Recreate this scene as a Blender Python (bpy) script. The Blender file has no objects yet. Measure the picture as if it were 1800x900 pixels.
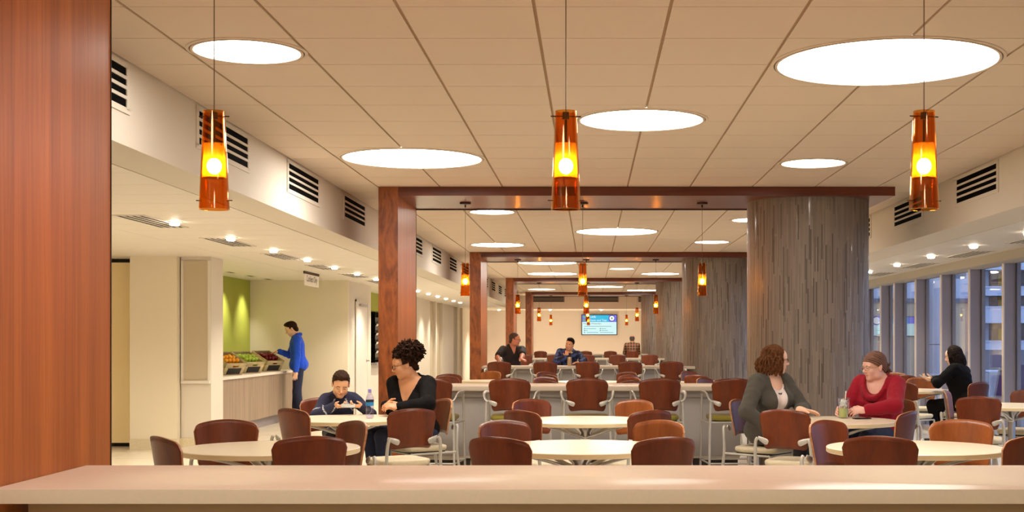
import bpy, bmesh, math, random
import numpy as np
from mathutils import Vector, Matrix

random.seed(7)
rng = np.random.default_rng(11)
C = bpy.context.scene.collection
PI = math.pi

# ------------------------------------------------------------------ camera model
# focal length 2270 px on an 1800 px frame, principal point at (1039, 596), eye 1.38 m above the floor, looking along +Y
F, CX, CY, EYE = 2270.0, 1039.0, 596.0, 1.38
CEIL = 2.864
LOWC = 2.41


def at(px, py, Y):
    return Vector(((px - CX) * Y / F, Y, EYE - (py - CY) * Y / F))


def srgb(r, g, b):
    def f(c):
        c /= 255.0
        return c / 12.92 if c <= 0.04045 else ((c + 0.055) / 1.055) ** 2.4
    return (f(r), f(g), f(b), 1.0)


# ------------------------------------------------------------------ materials
MATS = {}


def nm(name):
    m = bpy.data.materials.new(name)
    m.use_nodes = True
    nt = m.node_tree
    b = nt.nodes['Principled BSDF']
    MATS[name] = m
    return m, nt, b


def plain(name, col, rough=0.5, metal=0.0, spec=0.5, bump=0.0, bscale=60.0, vary=0.0, vscale=8.0, coat=0.0, sheen=0.0):
    m, nt, b = nm(name)
    b.inputs['Base Color'].default_value = col
    b.inputs['Roughness'].default_value = rough
    b.inputs['Metallic'].default_value = metal
    b.inputs['Specular IOR Level'].default_value = spec
    b.inputs['Coat Weight'].default_value = coat
    b.inputs['Coat Roughness'].default_value = 0.08
    b.inputs['Sheen Weight'].default_value = sheen
    if bump or vary:
        tc = nt.nodes.new('ShaderNodeTexCoord')
    if bump:
        n = nt.nodes.new('ShaderNodeTexNoise')
        n.inputs['Scale'].default_value = bscale
        n.inputs['Detail'].default_value = 4
        bp = nt.nodes.new('ShaderNodeBump')
        bp.inputs['Strength'].default_value = bump
        bp.inputs['Distance'].default_value = 0.01
        nt.links.new(tc.outputs['Object'], n.inputs['Vector'])
        nt.links.new(n.outputs['Fac'], bp.inputs['Height'])
        nt.links.new(bp.outputs['Normal'], b.inputs['Normal'])
    if vary:
        n = nt.nodes.new('ShaderNodeTexNoise')
        n.inputs['Scale'].default_value = vscale
        n.inputs['Detail'].default_value = 5
        mx = nt.nodes.new('ShaderNodeMix')
        mx.data_type = 'RGBA'
        mx.inputs[6].default_value = tuple(c * (1 - vary) for c in col[:3]) + (1,)
        mx.inputs[7].default_value = tuple(min(1, c * (1 + vary)) for c in col[:3]) + (1,)
        nt.links.new(tc.outputs['Object'], n.inputs['Vector'])
        nt.links.new(n.outputs['Fac'], mx.inputs[0])
        nt.links.new(mx.outputs[2], b.inputs['Base Color'])
    return m


def emit(name, col, strength):
    m, nt, b = nm(name)
    b.inputs['Base Color'].default_value = (0.03, 0.03, 0.03, 1)
    b.inputs['Emission Color'].default_value = col
    b.inputs['Emission Strength'].default_value = strength
    return m


def wood(name, dark, light, rough=0.35, stretch=(14, 14, 0.7), scale=1.0, coat=0.0, figure=0.0, spec=0.5, rnd=0.0):
    """grain along local Z unless the stretch says otherwise"""
    m, nt, b = nm(name)
    tc = nt.nodes.new('ShaderNodeTexCoord')
    mp = nt.nodes.new('ShaderNodeMapping')
    mp.inputs['Scale'].default_value = tuple(s * scale for s in stretch)
    nt.links.new(tc.outputs['Object'], mp.inputs['Vector'])
    n = nt.nodes.new('ShaderNodeTexNoise')
    n.inputs['Scale'].default_value = 1.0
    n.inputs['Detail'].default_value = 6
    n.inputs['Roughness'].default_value = 0.6
    n.inputs['Distortion'].default_value = figure
    nt.links.new(mp.outputs['Vector'], n.inputs['Vector'])
    mp2 = nt.nodes.new('ShaderNodeMapping')
    mp2.inputs['Scale'].default_value = tuple(s * scale * 7 for s in stretch)
    nt.links.new(tc.outputs['Object'], mp2.inputs['Vector'])
    n2 = nt.nodes.new('ShaderNodeTexNoise')
    n2.inputs['Scale'].default_value = 1.0
    n2.inputs['Detail'].default_value = 3
    nt.links.new(mp2.outputs['Vector'], n2.inputs['Vector'])
    ad = nt.nodes.new('ShaderNodeMath')
    ad.operation = 'MULTIPLY_ADD'
    nt.links.new(n2.outputs['Fac'], ad.inputs[0])
    ad.inputs[1].default_value = 0.35
    nt.links.new(n.outputs['Fac'], ad.inputs[2])
    r = nt.nodes.new('ShaderNodeValToRGB')
    r.color_ramp.elements[0].position = 0.42
    r.color_ramp.elements[0].color = dark
    r.color_ramp.elements[1].position = 0.9
    r.color_ramp.elements[1].color = light
    nt.links.new(ad.outputs[0], r.inputs['Fac'])
    last = r.outputs['Color']
    if rnd:
        oi = nt.nodes.new('ShaderNodeObjectInfo')
        hs = nt.nodes.new('ShaderNodeHueSaturation')
        mr = nt.nodes.new('ShaderNodeMapRange')
        mr.inputs['To Min'].default_value = 1 - rnd
        mr.inputs['To Max'].default_value = 1 + rnd
        nt.links.new(oi.outputs['Random'], mr.inputs['Value'])
        nt.links.new(mr.outputs['Result'], hs.inputs['Value'])
        nt.links.new(last, hs.inputs['Color'])
        last = hs.outputs['Color']
    nt.links.new(last, b.inputs['Base Color'])
    b.inputs['Roughness'].default_value = rough
    b.inputs['Specular IOR Level'].default_value = spec
    b.inputs['Coat Weight'].default_value = coat
    b.inputs['Coat Roughness'].default_value = 0.12
    return m


def thin_glass(name, tint, refl0=0.04, rough=0.02, power=5.0, gloss=(1, 1, 1, 1)):
    """clear sheet: tinted see-through plus a mirror that strengthens at grazing angles"""
    m = bpy.data.materials.new(name)
    m.use_nodes = True
    nt = m.node_tree
    nt.nodes.clear()
    out = nt.nodes.new('ShaderNodeOutputMaterial')
    tr = nt.nodes.new('ShaderNodeBsdfTransparent')
    tr.inputs['Color'].default_value = tint
    gl = nt.nodes.new('ShaderNodeBsdfGlossy')
    gl.inputs['Roughness'].default_value = rough
    gl.inputs['Color'].default_value = gloss
    lw = nt.nodes.new('ShaderNodeLayerWeight')
    lw.inputs['Blend'].default_value = 0.5
    pw = nt.nodes.new('ShaderNodeMath')
    pw.operation = 'POWER'
    pw.inputs[1].default_value = power
    nt.links.new(lw.outputs['Facing'], pw.inputs[0])
    ma = nt.nodes.new('ShaderNodeMath')
    ma.operation = 'MULTIPLY_ADD'
    ma.inputs[1].default_value = 1 - refl0
    ma.inputs[2].default_value = refl0
    nt.links.new(pw.outputs[0], ma.inputs[0])
    mx = nt.nodes.new('ShaderNodeMixShader')
    nt.links.new(ma.outputs[0], mx.inputs[0])
    nt.links.new(tr.outputs[0], mx.inputs[1])
    nt.links.new(gl.outputs[0], mx.inputs[2])
    nt.links.new(mx.outputs[0], out.inputs['Surface'])
    MATS[name] = m
    return m


def frosted(name, glow, col, thru=0.35):
    m = bpy.data.materials.new(name)
    m.use_nodes = True
    nt = m.node_tree
    nt.nodes.clear()
    out = nt.nodes.new('ShaderNodeOutputMaterial')
    tr = nt.nodes.new('ShaderNodeBsdfTransparent')
    tr.inputs['Color'].default_value = col
    tl = nt.nodes.new('ShaderNodeBsdfTranslucent')
    tl.inputs['Color'].default_value = glow
    mx = nt.nodes.new('ShaderNodeMixShader')
    mx.inputs[0].default_value = 1 - thru
    nt.links.new(tr.outputs[0], mx.inputs[1])
    nt.links.new(tl.outputs[0], mx.inputs[2])
    nt.links.new(mx.outputs[0], out.inputs['Surface'])
    MATS[name] = m
    return m


# ------------------------------------------------------------------ mesh builder
class MB:
    def __init__(self):
        self.bm = bmesh.new()
        self.mi = 0

    def _tag(self, faces, smooth):
        for f in faces:
            f.material_index = self.mi
            f.smooth = smooth

    def box(self, c, s, rot=None, bevel=0.0, seg=2, smooth=False):
        """centre, size; rot a 3x3 or a Z angle"""
        if rot is None:
            M = Matrix.Identity(3)
        elif isinstance(rot, (int, float)):
            M = Matrix.Rotation(rot, 3, 'Z')
        else:
            M = rot
        M4 = Matrix.Translation(Vector(c)) @ M.to_4x4() @ Matrix.Diagonal((s[0], s[1], s[2], 1))
        tmp = bmesh.new()
        bmesh.ops.create_cube(tmp, size=1.0, matrix=Matrix.Diagonal((s[0], s[1], s[2], 1)))
        if bevel > 0:
            bmesh.ops.bevel(tmp, geom=tmp.edges[:], offset=min(bevel, 0.49 * min(s)), segments=seg, profile=0.5, affect='EDGES')
        T = Matrix.Translation(Vector(c)) @ M.to_4x4()
        self._merge(tmp, T, smooth or bevel > 0)
        return self

    def b2(self, x0, x1, y0, y1, z0, z1, bevel=0.0, seg=2):
        return self.box(((x0 + x1) / 2, (y0 + y1) / 2, (z0 + z1) / 2), (x1 - x0, y1 - y0, z1 - z0), bevel=bevel, seg=seg)

    def _merge(self, tmp, T, smooth):
        vm = {}
        for v in tmp.verts:
            vm[v] = self.bm.verts.new(T @ v.co)
        fs = []
        for f in tmp.faces:
            try:
                fs.append(self.bm.faces.new([vm[v] for v in f.verts]))
            except ValueError:
                pass
        self._tag(fs, smooth)
        tmp.free()

    def raw(self, verts, faces, smooth=True):
        vs = [self.bm.verts.new(v) for v in verts]
        fs = []
        for f in faces:
            try:
                fs.append(self.bm.faces.new([vs[i] for i in f]))
            except ValueError:
                pass
        self._tag(fs, smooth)
        return self

    def lathe(self, prof, c=(0, 0, 0), n=32, M=None, closed=False, smooth=True):
        """profile of (radius, z) pairs turned about Z; r = 0 closes the end"""
        M = M or Matrix.Identity(3)
        c = Vector(c)
        verts, faces, rings = [], [], []
        for r, z in prof:
            if r < 1e-6:
                rings.append([len(verts)])
                verts.append(c + M @ Vector((0, 0, z)))
            else:
                rings.append(list(range(len(verts), len(verts) + n)))
                for i in range(n):
                    a = 2 * PI * i / n
                    verts.append(c + M @ Vector((r * math.cos(a), r * math.sin(a), z)))
        pairs = list(zip(rings, rings[1:]))
        if closed:
            pairs.append((rings[-1], rings[0]))
        for A, B in pairs:
            for i in range(n):
                j = (i + 1) % n
                if len(A) == 1 and len(B) == 1:
                    continue
                if len(A) == 1:
                    faces.append((A[0], B[j], B[i]))
                elif len(B) == 1:
                    faces.append((A[i], A[j], B[0]))
                else:
                    faces.append((A[i], A[j], B[j], B[i]))
        return self.raw(verts, faces, smooth)

    def tube(self, path, r, n=10, cap=True, flat=1.0, up=None):
        """round tube along a path; r a number or one per point; flat squashes across the second axis"""
        P = [Vector(p) for p in path]
        R = r if isinstance(r, (list, tuple)) else [r] * len(P)
        verts, faces = [], []
        u = None
        for i, p in enumerate(P):
            t = (P[min(i + 1, len(P) - 1)] - P[max(i - 1, 0)])
            if t.length < 1e-9:
                t = Vector((0, 0, 1))
            t.normalize()
            if u is None:
                ref = Vector(up) if up is not None else (Vector((0, 0, 1)) if abs(t.z) < 0.9 else Vector((1, 0, 0)))
                u = t.cross(ref)
                u.normalize()
            else:
                u = u - t * u.dot(t)
                if u.length < 1e-6:
                    u = t.orthogonal()
                u.normalize()
            w = t.cross(u)
            for k in range(n):
                a = 2 * PI * k / n
                verts.append(p + (u * math.cos(a) + w * math.sin(a) * flat) * R[i])
        for i in range(len(P) - 1):
            for k in range(n):
                l = (k + 1) % n
                faces.append((i * n + k, i * n + l, (i + 1) * n + l, (i + 1) * n + k))
        if cap:
            faces.append(tuple(reversed(range(n))))
            faces.append(tuple(range((len(P) - 1) * n, len(P) * n)))
        return self.raw(verts, faces, True)

    def prism(self, poly, z0, z1, bevel=0.0):
        """vertical prism over an XY polygon (counter-clockwise)"""
        tmp = bmesh.new()
        lo = [tmp.verts.new((x, y, z0)) for x, y in poly]
        hi = [tmp.verts.new((x, y, z1)) for x, y in poly]
        n = len(poly)
        tmp.faces.new(list(reversed(lo)))
        tmp.faces.new(hi)
        for i in range(n):
            j = (i + 1) % n
            tmp.faces.new((lo[i], lo[j], hi[j], hi[i]))
        if bevel:
            es = [e for e in tmp.edges if abs(e.verts[0].co.z - e.verts[1].co.z) < 1e-6]
            bmesh.ops.bevel(tmp, geom=es, offset=bevel, segments=2, profile=0.5, affect='EDGES')
        self._merge(tmp, Matrix.Identity(4), bool(bevel))
        return self

    def ball(self, c, r, sub=2, M=None):
        tmp = bmesh.new()
        bmesh.ops.create_icosphere(tmp, subdivisions=sub, radius=1.0)
        rr = r if isinstance(r, (list, tuple)) else (r, r, r)
        T = Matrix.Translation(Vector(c)) @ (M or Matrix.Identity(3)).to_4x4() @ Matrix.Diagonal((rr[0], rr[1], rr[2], 1))
        self._merge(tmp, T, True)
        return self

    def mesh(self, name, mats):
        me = bpy.data.meshes.new(name)
        bmesh.ops.recalc_face_normals(self.bm, faces=self.bm.faces[:])
        self.bm.to_mesh(me)
        self.bm.free()
        for m in (mats if isinstance(mats, (list, tuple)) else [mats]):
            me.materials.append(MATS[m] if isinstance(m, str) else m)
        # keep flat ends crisp on smooth-shaded tubes and boxes
        try:
            me.set_sharp_from_angle(angle=math.radians(40))
        except Exception:
            pass
        return me


def link(name, me, parent=None, loc=None, rotz=None):
    o = bpy.data.objects.new(name, me)
    C.objects.link(o)
    if parent is not None:
        o.parent = parent
    if loc is not None:
        o.location = loc
    if rotz is not None:
        o.rotation_euler = (0, 0, rotz)
    return o


def obj(name, mb, mats, parent=None, loc=None, rotz=None):
    return link(name, mb.mesh(name, mats), parent, loc, rotz)


def tag(o, label, cat, group=None, kind=None):
    if label:
        o['label'] = label
    if cat:
        o['category'] = cat
    if group:
        o['group'] = group
    if kind:
        o['kind'] = kind
    return o


def thing(name, label, cat, loc=(0, 0, 0), rotz=0.0, group=None):
    o = bpy.data.objects.new(name, None)
    o.empty_display_size = 0.1
    C.objects.link(o)
    o.location = loc
    o.rotation_euler = (0, 0, rotz)
    return tag(o, label, cat, group)


def struct(name, mb, mats, label=None, parent=None):
    o = obj(name, mb, mats, parent)
    if parent is None:
        o['kind'] = 'structure'
    if label:
        o['label'] = label
    return o


def dup(root, loc, rotz, label=None, group=None):
    """copy a thing with copies of its parts and their sub-parts (mesh data shared)"""
    r = root.copy()
    C.objects.link(r)
    r.location = loc
    r.rotation_euler = (0, 0, rotz)
    if label:
        r['label'] = label
    if group:
        r['group'] = group
    for ch in list(root.children):
        c = ch.copy()
        C.objects.link(c)
        c.parent = r
        for g in list(ch.children):
            d = g.copy()
            C.objects.link(d)
            d.parent = c
    return r


def th(deg):
    """heading: 0 looks away from the camera (+Y), positive turns clockwise; returns the Z rotation"""
    return -math.radians(deg)
EXPO = 0.22; DISC = 20.0
# ------------------------------------------------------------------ materials used by the room


def polished(name, col, refl, rough):
    """matte body under a faint polish"""
    m, nt, b = nm(name)
    b.inputs['Specular IOR Level'].default_value = 0.0
    b.inputs['Roughness'].default_value = 0.6
    tc = nt.nodes.new('ShaderNodeTexCoord')
    n = nt.nodes.new('ShaderNodeTexNoise')
    n.inputs['Scale'].default_value = 40.0
    n.inputs['Detail'].default_value = 6
    nt.links.new(tc.outputs['Object'], n.inputs['Vector'])
    mx = nt.nodes.new('ShaderNodeMix')
    mx.data_type = 'RGBA'
    mx.inputs[6].default_value = tuple(c * 0.94 for c in col[:3]) + (1,)
    mx.inputs[7].default_value = col
    nt.links.new(n.outputs['Fac'], mx.inputs[0])
    nt.links.new(mx.outputs[2], b.inputs['Base Color'])
    gl = nt.nodes.new('ShaderNodeBsdfGlossy')
    gl.inputs['Roughness'].default_value = rough
    ms = nt.nodes.new('ShaderNodeMixShader')
    ms.inputs[0].default_value = refl
    nt.links.new(b.outputs[0], ms.inputs[1])
    nt.links.new(gl.outputs[0], ms.inputs[2])
    nt.links.new(ms.outputs[0], nt.nodes['Material Output'].inputs['Surface'])


plain('wall_cream', srgb(216, 207, 192), 0.75, bump=0.04, bscale=180)
plain('wall_paper', srgb(230, 218, 194), 0.8, bump=0.08, bscale=160)
plain('wall_taupe', srgb(194, 180, 154), 0.8, bump=0.08, bscale=160)
plain('wall_far', srgb(226, 212, 202), 0.75)
plain('wall_yellow', srgb(250, 226, 172), 0.6)
plain('wall_green', srgb(164, 170, 62), 0.7, bump=0.03, bscale=150)
plain('tile', srgb(214, 196, 176), 0.9, bump=0.05, bscale=300)
plain('tile_gap', srgb(168, 138, 108), 0.8)
plain('white_paint', srgb(224, 216, 204), 0.5)
plain('black_void', srgb(8, 7, 7), 0.9, spec=0.05)
plain('dark_gap', srgb(40, 26, 18), 0.7)
plain('black_metal', srgb(24, 22, 22), 0.4, metal=0.2)
plain('floor', srgb(224, 214, 194), 0.22, vary=0.08, vscale=14)
plain('floor_joint', srgb(186, 170, 140), 0.5)
plain('cove_base', srgb(214, 200, 168), 0.5, vary=0.35, vscale=90)
polished('quartz', srgb(242, 230, 216), 0.05, 0.2)
plain('quartz_edge', srgb(200, 185, 163), 0.35, vary=0.06, vscale=60)
plain('laminate', srgb(168, 162, 156), 0.5, bump=0.03, bscale=60)
plain('laminate_tan', srgb(146, 120, 84), 0.5, bump=0.03, bscale=60)
plain('toe_kick', srgb(60, 46, 36), 0.5)
plain('mullion', srgb(158, 148, 150), 0.45, metal=0.25)
plain('mullion_lit_face', srgb(226, 212, 196), 0.35, metal=0.3)  # lighter copy of the mullion colour: room light painted on its end face
plain('gasket', srgb(12, 11, 12), 0.6)
plain('fascia', srgb(186, 177, 162), 0.6)
plain('panel_pale', srgb(206, 184, 152), 0.6)
wood('panel_wood', srgb(154, 86, 34), srgb(208, 128, 58), 0.38, (11, 11, 0.3), coat=0.0, spec=0.3)
wood('burl_wood', srgb(84, 36, 10), srgb(168, 90, 36), 0.4, (6, 6, 2.0), figure=2.2, coat=0.0)
wood('beam_wood', srgb(72, 25, 9), srgb(120, 48, 20), 0.28, (0.5, 16, 16), coat=0.2)
wood('grey_wood', srgb(138, 117, 97), srgb(176, 154, 132), 0.45, (22, 22, 0.8))
wood('crate_wood', srgb(150, 128, 84), srgb(214, 196, 150), 0.7, (3, 20, 20))
emit('disc_glow', (1.0, 0.935, 0.85, 1), DISC)
emit('lens_glow', (1.0, 0.87, 0.68, 1), 40.0)
thin_glass('pane_glass', (0.86, 0.90, 0.96, 1), 0.05, 0.0)


def mosaic():
    """upright sticks of random length and tone"""
    m, nt, b = nm('mosaic')
    N, Lk = nt.nodes.new, nt.links.new

    def math_(op, a, c=None):
        n = N('ShaderNodeMath')
        n.operation = op
        for i, v in enumerate((a, c)):
            if v is None:
                continue
            if isinstance(v, (int, float)):
                n.inputs[i].default_value = v
            else:
                Lk(v, n.inputs[i])
        return n.outputs[0]

    uv = N('ShaderNodeUVMap')
    uv.uv_map = 'UVMap'
    sp = N('ShaderNodeSeparateXYZ')
    Lk(uv.outputs['UV'], sp.inputs[0])
    rowf = math_('DIVIDE', sp.outputs['Y'], 0.0135)
    row = math_('FLOOR', rowf)
    w1 = N('ShaderNodeTexWhiteNoise')
    w1.noise_dimensions = '1D'
    Lk(row, w1.inputs['W'])
    u2 = math_('ADD', math_('DIVIDE', sp.outputs['X'], 0.34), math_('MULTIPLY', w1.outputs['Value'], 17.0))
    cell = math_('FLOOR', u2)
    cv = N('ShaderNodeCombineXYZ')
    Lk(row, cv.inputs[0])
    Lk(cell, cv.inputs[1])
    w2 = N('ShaderNodeTexWhiteNoise')
    w2.noise_dimensions = '2D'
    Lk(cv.outputs[0], w2.inputs['Vector'])
    rp = N('ShaderNodeValToRGB')
    e = rp.color_ramp.elements
    e[0].position, e[0].color = 0.0, srgb(95, 82, 71)
    e[1].position, e[1].color = 1.0, srgb(144, 130, 117)
    k = e.new(0.09)
    k.color = srgb(98, 85, 74)
    k = e.new(0.15)
    k.color = srgb(122, 108, 96)
    Lk(w2.outputs['Value'], rp.inputs['Fac'])
    gap = math_('LESS_THAN', math_('FRACT', rowf), 0.09)
    mx = N('ShaderNodeMix')
    mx.data_type = 'RGBA'
    Lk(gap, mx.inputs[0])
    Lk(rp.outputs['Color'], mx.inputs[6])
    mx.inputs[7].default_value = srgb(92, 80, 70)
    Lk(mx.outputs[2], b.inputs['Base Color'])
    mr = N('ShaderNodeMapRange')
    mr.inputs['From Min'].default_value = 0.93
    mr.inputs['From Max'].default_value = 0.95
    mr.inputs['To Min'].default_value = 0.5
    mr.inputs['To Max'].default_value = 0.12
    Lk(w2.outputs['Value'], mr.inputs['Value'])
    Lk(mr.outputs['Result'], b.inputs['Roughness'])
    bp = N('ShaderNodeBump')
    bp.inputs['Strength'].default_value = 0.3
    bp.inputs['Distance'].default_value = 0.003
    Lk(w2.outputs['Value'], bp.inputs['Height'])
    Lk(bp.outputs['Normal'], b.inputs['Normal'])


mosaic()

# ------------------------------------------------------------------ floor
b = MB()
b.b2(-9.0, 5.2, -4.0, 48.2, -0.12, 0.0)
fl = struct('floor', b, ['floor'])
b = MB()
for k in range(-10, 9):
    b.b2(-0.15 + 0.9 * k, -0.147 + 0.9 * k, -4, 48, 0.0, 0.0006)
for k in range(58):
    b.b2(-9, 5.1, -4 + 0.9 * k, -3.997 + 0.9 * k, 0.0, 0.0006)
obj('floor_joint', b, ['floor_joint'], fl)

# ------------------------------------------------------------------ main ceiling: lay-in tiles with open reveals
xs = sorted([-0.254 + 0.6085 * k for k in range(-3, 6)] + [-2.48, 3.33])
xs = [-2.48] + [x for x in xs if -2.47 < x < 3.32] + [3.33]
ys = [5.768 + 0.606 * j for j in range(-16, 64)]
ys = [y for y in ys if y < 44.1] + [44.1]
V, Fc = [], []
for xa, xb in zip(xs, xs[1:]):
    for ya, yb in zip(ys, ys[1:]):
        a0, a1, c0, c1 = xa + 0.008, xb - 0.008, ya + 0.0035, yb - 0.0035
        n = len(V)
        for z in (CEIL, CEIL + 0.02):
            V += [(a0, c0, z), (a1, c0, z), (a1, c1, z), (a0, c1, z)]
        Fc += [(n + 3, n + 2, n + 1, n), (n, n + 1, n + 5, n + 4), (n + 1, n + 2, n + 6, n + 5), (n + 2, n + 3, n + 7, n + 6), (n + 3, n, n + 4, n + 7)]
b = MB()
b.raw(V, Fc, False)
ce = struct('ceiling', b, ['tile'])
b = MB()
b.b2(-2.5, 3.35, -4.0, 44.2, CEIL + 0.008, CEIL + 0.1)
obj('ceiling_grid', b, ['tile_gap'], ce)

# bulkheads that step down to the lower side ceilings
b = MB()
b.b2(-2.81, -2.48, -4.0, 44.1, LOWC, CEIL + 0.1)
struct('wall_bulkhead_left', b, ['wall_cream'])
b = MB()
b.b2(3.33, 3.75, -4.0, 44.1, LOWC, CEIL + 0.1)
struct('wall_bulkhead_right', b, ['wall_cream'])
b = MB()
b.b2(-2.82, 3.76, 44.1, 44.5, LOWC, CEIL + 0.1)
struct('wall_bulkhead_far', b, ['wall_far'])

# lower ceilings
b = MB()
y = -4.0
while y < 46.9:
    b.b2(-4.45, -2.822, y + 0.003, min(y + 0.6, 46.98) - 0.003, LOWC, LOWC + 0.03)
    y += 0.6
b.b2(-9.0, -4.453, -4.0, 47.0, LOWC, LOWC + 0.03)
b.b2(-9.0, -2.81, -4.0, 47.0, LOWC + 0.032, LOWC + 0.1)
struct('ceiling_left', b, ['white_paint'])
b = MB()
y = -4.0
while y < 46.9:
    b.b2(3.758, 4.85, y + 0.003, min(y + 0.6, 46.98) - 0.003, LOWC, LOWC + 0.03)
    y += 0.6
b.b2(3.75, 5.3, -4.0, 47.0, LOWC + 0.032, LOWC + 0.1)
struct('ceiling_right', b, ['white_paint'])
b = MB()
b.b2(-2.81, 3.75, 44.5, 47.0, LOWC, LOWC + 0.1)
struct('ceiling_far', b, ['white_paint'])

# window head box along the right side
b = MB()
b.b2(4.85, 5.2, -4.0, 47.0, 2.30, LOWC + 0.03)
struct('trim_window_head', b, ['fascia'])

# far wall, wall behind the camera, outer side walls
b = MB()
b.b2(-9.0, 5.3, 47.0, 47.2, 0, 3.0)
struct('wall_far', b, ['wall_far'])
b = MB()
b.b2(-9.2, 5.3, -4.2, -4.0, 0, 3.1)
struct('wall_back', b, ['wall_cream'])
b = MB()
b.b2(-9.2, -9.0, -4.0, 16.6, 0, 2.6)
struct('wall_left', b, ['wall_cream'])
b = MB()
b.b2(5.07, 5.25, -4.0, 8.6, 0, 2.5)
b.b2(5.07, 5.25, 30.0, 47.0, 0, 2.5)
struct('wall_right', b, ['wall_cream'])

# left servery walls -------------------------------------------------
b = MB()
b.b2(-9.0, -5.74, 16.62, 16.72, 0.0, LOWC)
wl = struct('wall_recess', b, ['dark_gap'])
b = MB()
b.b2(-8.6, -5.765, 16.55, 16.61, 0.05, 2.36)
struct('door_1', b, ['wall_yellow'], label='pale yellow full height sliding door beside the papered wall')
b = MB()
b.b2(-5.735, -5.15, 16.06, 16.72, 0.0, LOWC)
w = struct('wall_pier', b, ['wall_paper'])
b = MB()
b.b2(-5.14, -4.765, 16.19, 16.72, 0.0, LOWC)
w2 = struct('wall_niche', b, ['wall_cream'])
b = MB()
b.b2(-5.105, -4.80, 16.175, 16.20, 0.86, 2.36)
obj('niche_panel', b, ['wall_taupe'], w2)
b = MB()
b.b2(-5.135, -4.77, 16.15, 16.20, 0.822, 0.86, bevel=0.004)
b.b2(-5.135, -5.105, 16.165, 16.20, 0.86, 2.36)
b.b2(-4.80, -4.77, 16.165, 16.20, 0.86, 2.36)
obj('niche_trim', b, ['white_paint'], w2)
b = MB()
b.b2(-5.735, -5.15, 16.045, 16.06, 0.0, 0.14)
b.b2(-5.15, -4.765, 16.17, 16.19, 0.0, 0.14)
struct('baseboard_servery', b, ['cove_base'])
b = MB()
b.b2(-6.12, -6.0, 16.8, 22.8, 0.0, LOWC)
struct('wall_green', b, ['wall_green'])
b = MB()
b.b2(-6.1, -4.28, 22.72, 22.85, 0.0, LOWC)
struct('wall_servery_end', b, ['wall_paper'])
b = MB()
b.b2(-4.62, -4.28, 22.85, 25.1, 0.0, LOWC)
wd = struct('wall_servery_side', b, ['wall_cream'])
b = MB()
b.b2(-4.285, -4.262, 23.45, 24.62, 0.0, 2.06)
d = struct('door_2', b, ['white_paint'], label='narrow white door with lever handle in the cream side wall')
b = MB()
b.b2(-4.27, -4.255, 23.40, 23.45, 0.0, 2.1)
b.b2(-4.27, -4.255, 24.62, 24.67, 0.0, 2.1)
b.b2(-4.27, -4.255, 23.40, 24.67, 2.06, 2.1)
obj('door_frame', b, ['wall_cream'], d)
b = MB()
b.tube([(-4.262, 24.5, 0.97), (-4.20, 24.5, 0.97)], 0.012)
b.tube([(-4.205, 24.51, 0.97), (-4.205, 24.38, 0.97)], 0.011)
b.lathe([(0.0, 0), (0.03, 0), (0.03, 0.006), (0, 0.006)], (-4.262, 24.5, 0.97), 16, Matrix.Rotation(PI / 2, 3, 'Y'))
obj('door_handle', b, ['mullion'], d)
b = MB()
b.b2(-4.262, -4.22, 23.7, 24.4, 1.985, 2.03, bevel=0.004)
obj('door_closer', b, ['mullion'], d)
b = MB()
b.b2(-5.1, -4.9, 25.1, 31.6, 0.0, 0.80)
b.b2(-5.1, -4.9, 25.1, 31.6, 0.80, 2.0)
b.b2(-5.1, -4.86, 25.1, 31.6, 2.0, LOWC)
struct('wall_green_back', b, ['wall_green'])
b = MB()
b.b2(-4.9, -4.88, 25.1, 31.6, 0.0, 0.80)
struct('wall_wainscot', b, ['wall_cream'])
# corridor side wall with taupe niches between light piers
b = MB()
b.b2(-4.9, -4.36, 31.6, 46.98, 0.0, LOWC)
for y0, y1 in ((31.6, 34.3), (35.55, 35.85), (37.2, 40.2), (41.4, 41.7), (43.0, 46.98)):
    b.b2(-4.37, -4.28, y0, y1, 0.0, LOWC)
wc = struct('wall_corridor', b, ['wall_cream'])
b = MB()
for y0, y1 in ((34.3, 35.55), (35.85, 37.2), (40.2, 41.4), (41.7, 43.0)):
    b.b2(-4.37, -4.352, y0, y1, 0.0, LOWC)
obj('niche_panel', b, ['wall_taupe'], wc)

# ------------------------------------------------------------------ wooden portals with their mosaic columns
XI, XO = -1.88, -2.066
PORT = [(3.77, 5.05), (12.57, 13.87), (22.02, 23.32), (31.31, 32.6), (40.73, 42.0)]
COLX, COLR = 2.215, 0.615


def column(yc, k):
    n = 96
    verts, faces, uvs = [], [], []
    for i in range(n + 1):
        a = 2 * PI * i / n
        for z in (0.0, CEIL - 0.088):
            verts.append((COLX + COLR * math.cos(a), yc + COLR * math.sin(a), z))
            uvs.append((z + 0.13 * math.sin(i * 12.9), a * COLR))
    for i in range(n):
        faces.append((2 * i, 2 * i + 2, 2 * i + 3, 2 * i + 1))
    me = bpy.data.meshes.new('column')
    me.from_pydata(verts, [], faces)
    ul = me.uv_layers.new(name='UVMap')
    for p in me.polygons:
        for li in p.loop_indices:
            vi = me.loops[li].vertex_index
            z = me.vertices[vi].co.z
            ul.data[li].uv = (z + 3.0 * k, uvs[vi][1])
        p.use_smooth = True
    me.materials.append(MATS['mosaic'])
    o = link('column', me)
    o['kind'] = 'structure'
    o['label'] = ['', 'broad round column of grey mosaic sticks behind the two talking women', 'second round grey mosaic column past the broad one', 'third round grey mosaic column', 'fourth round grey mosaic column near the screen'][k] or 'round grey mosaic column by the front counter'
    return o


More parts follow.
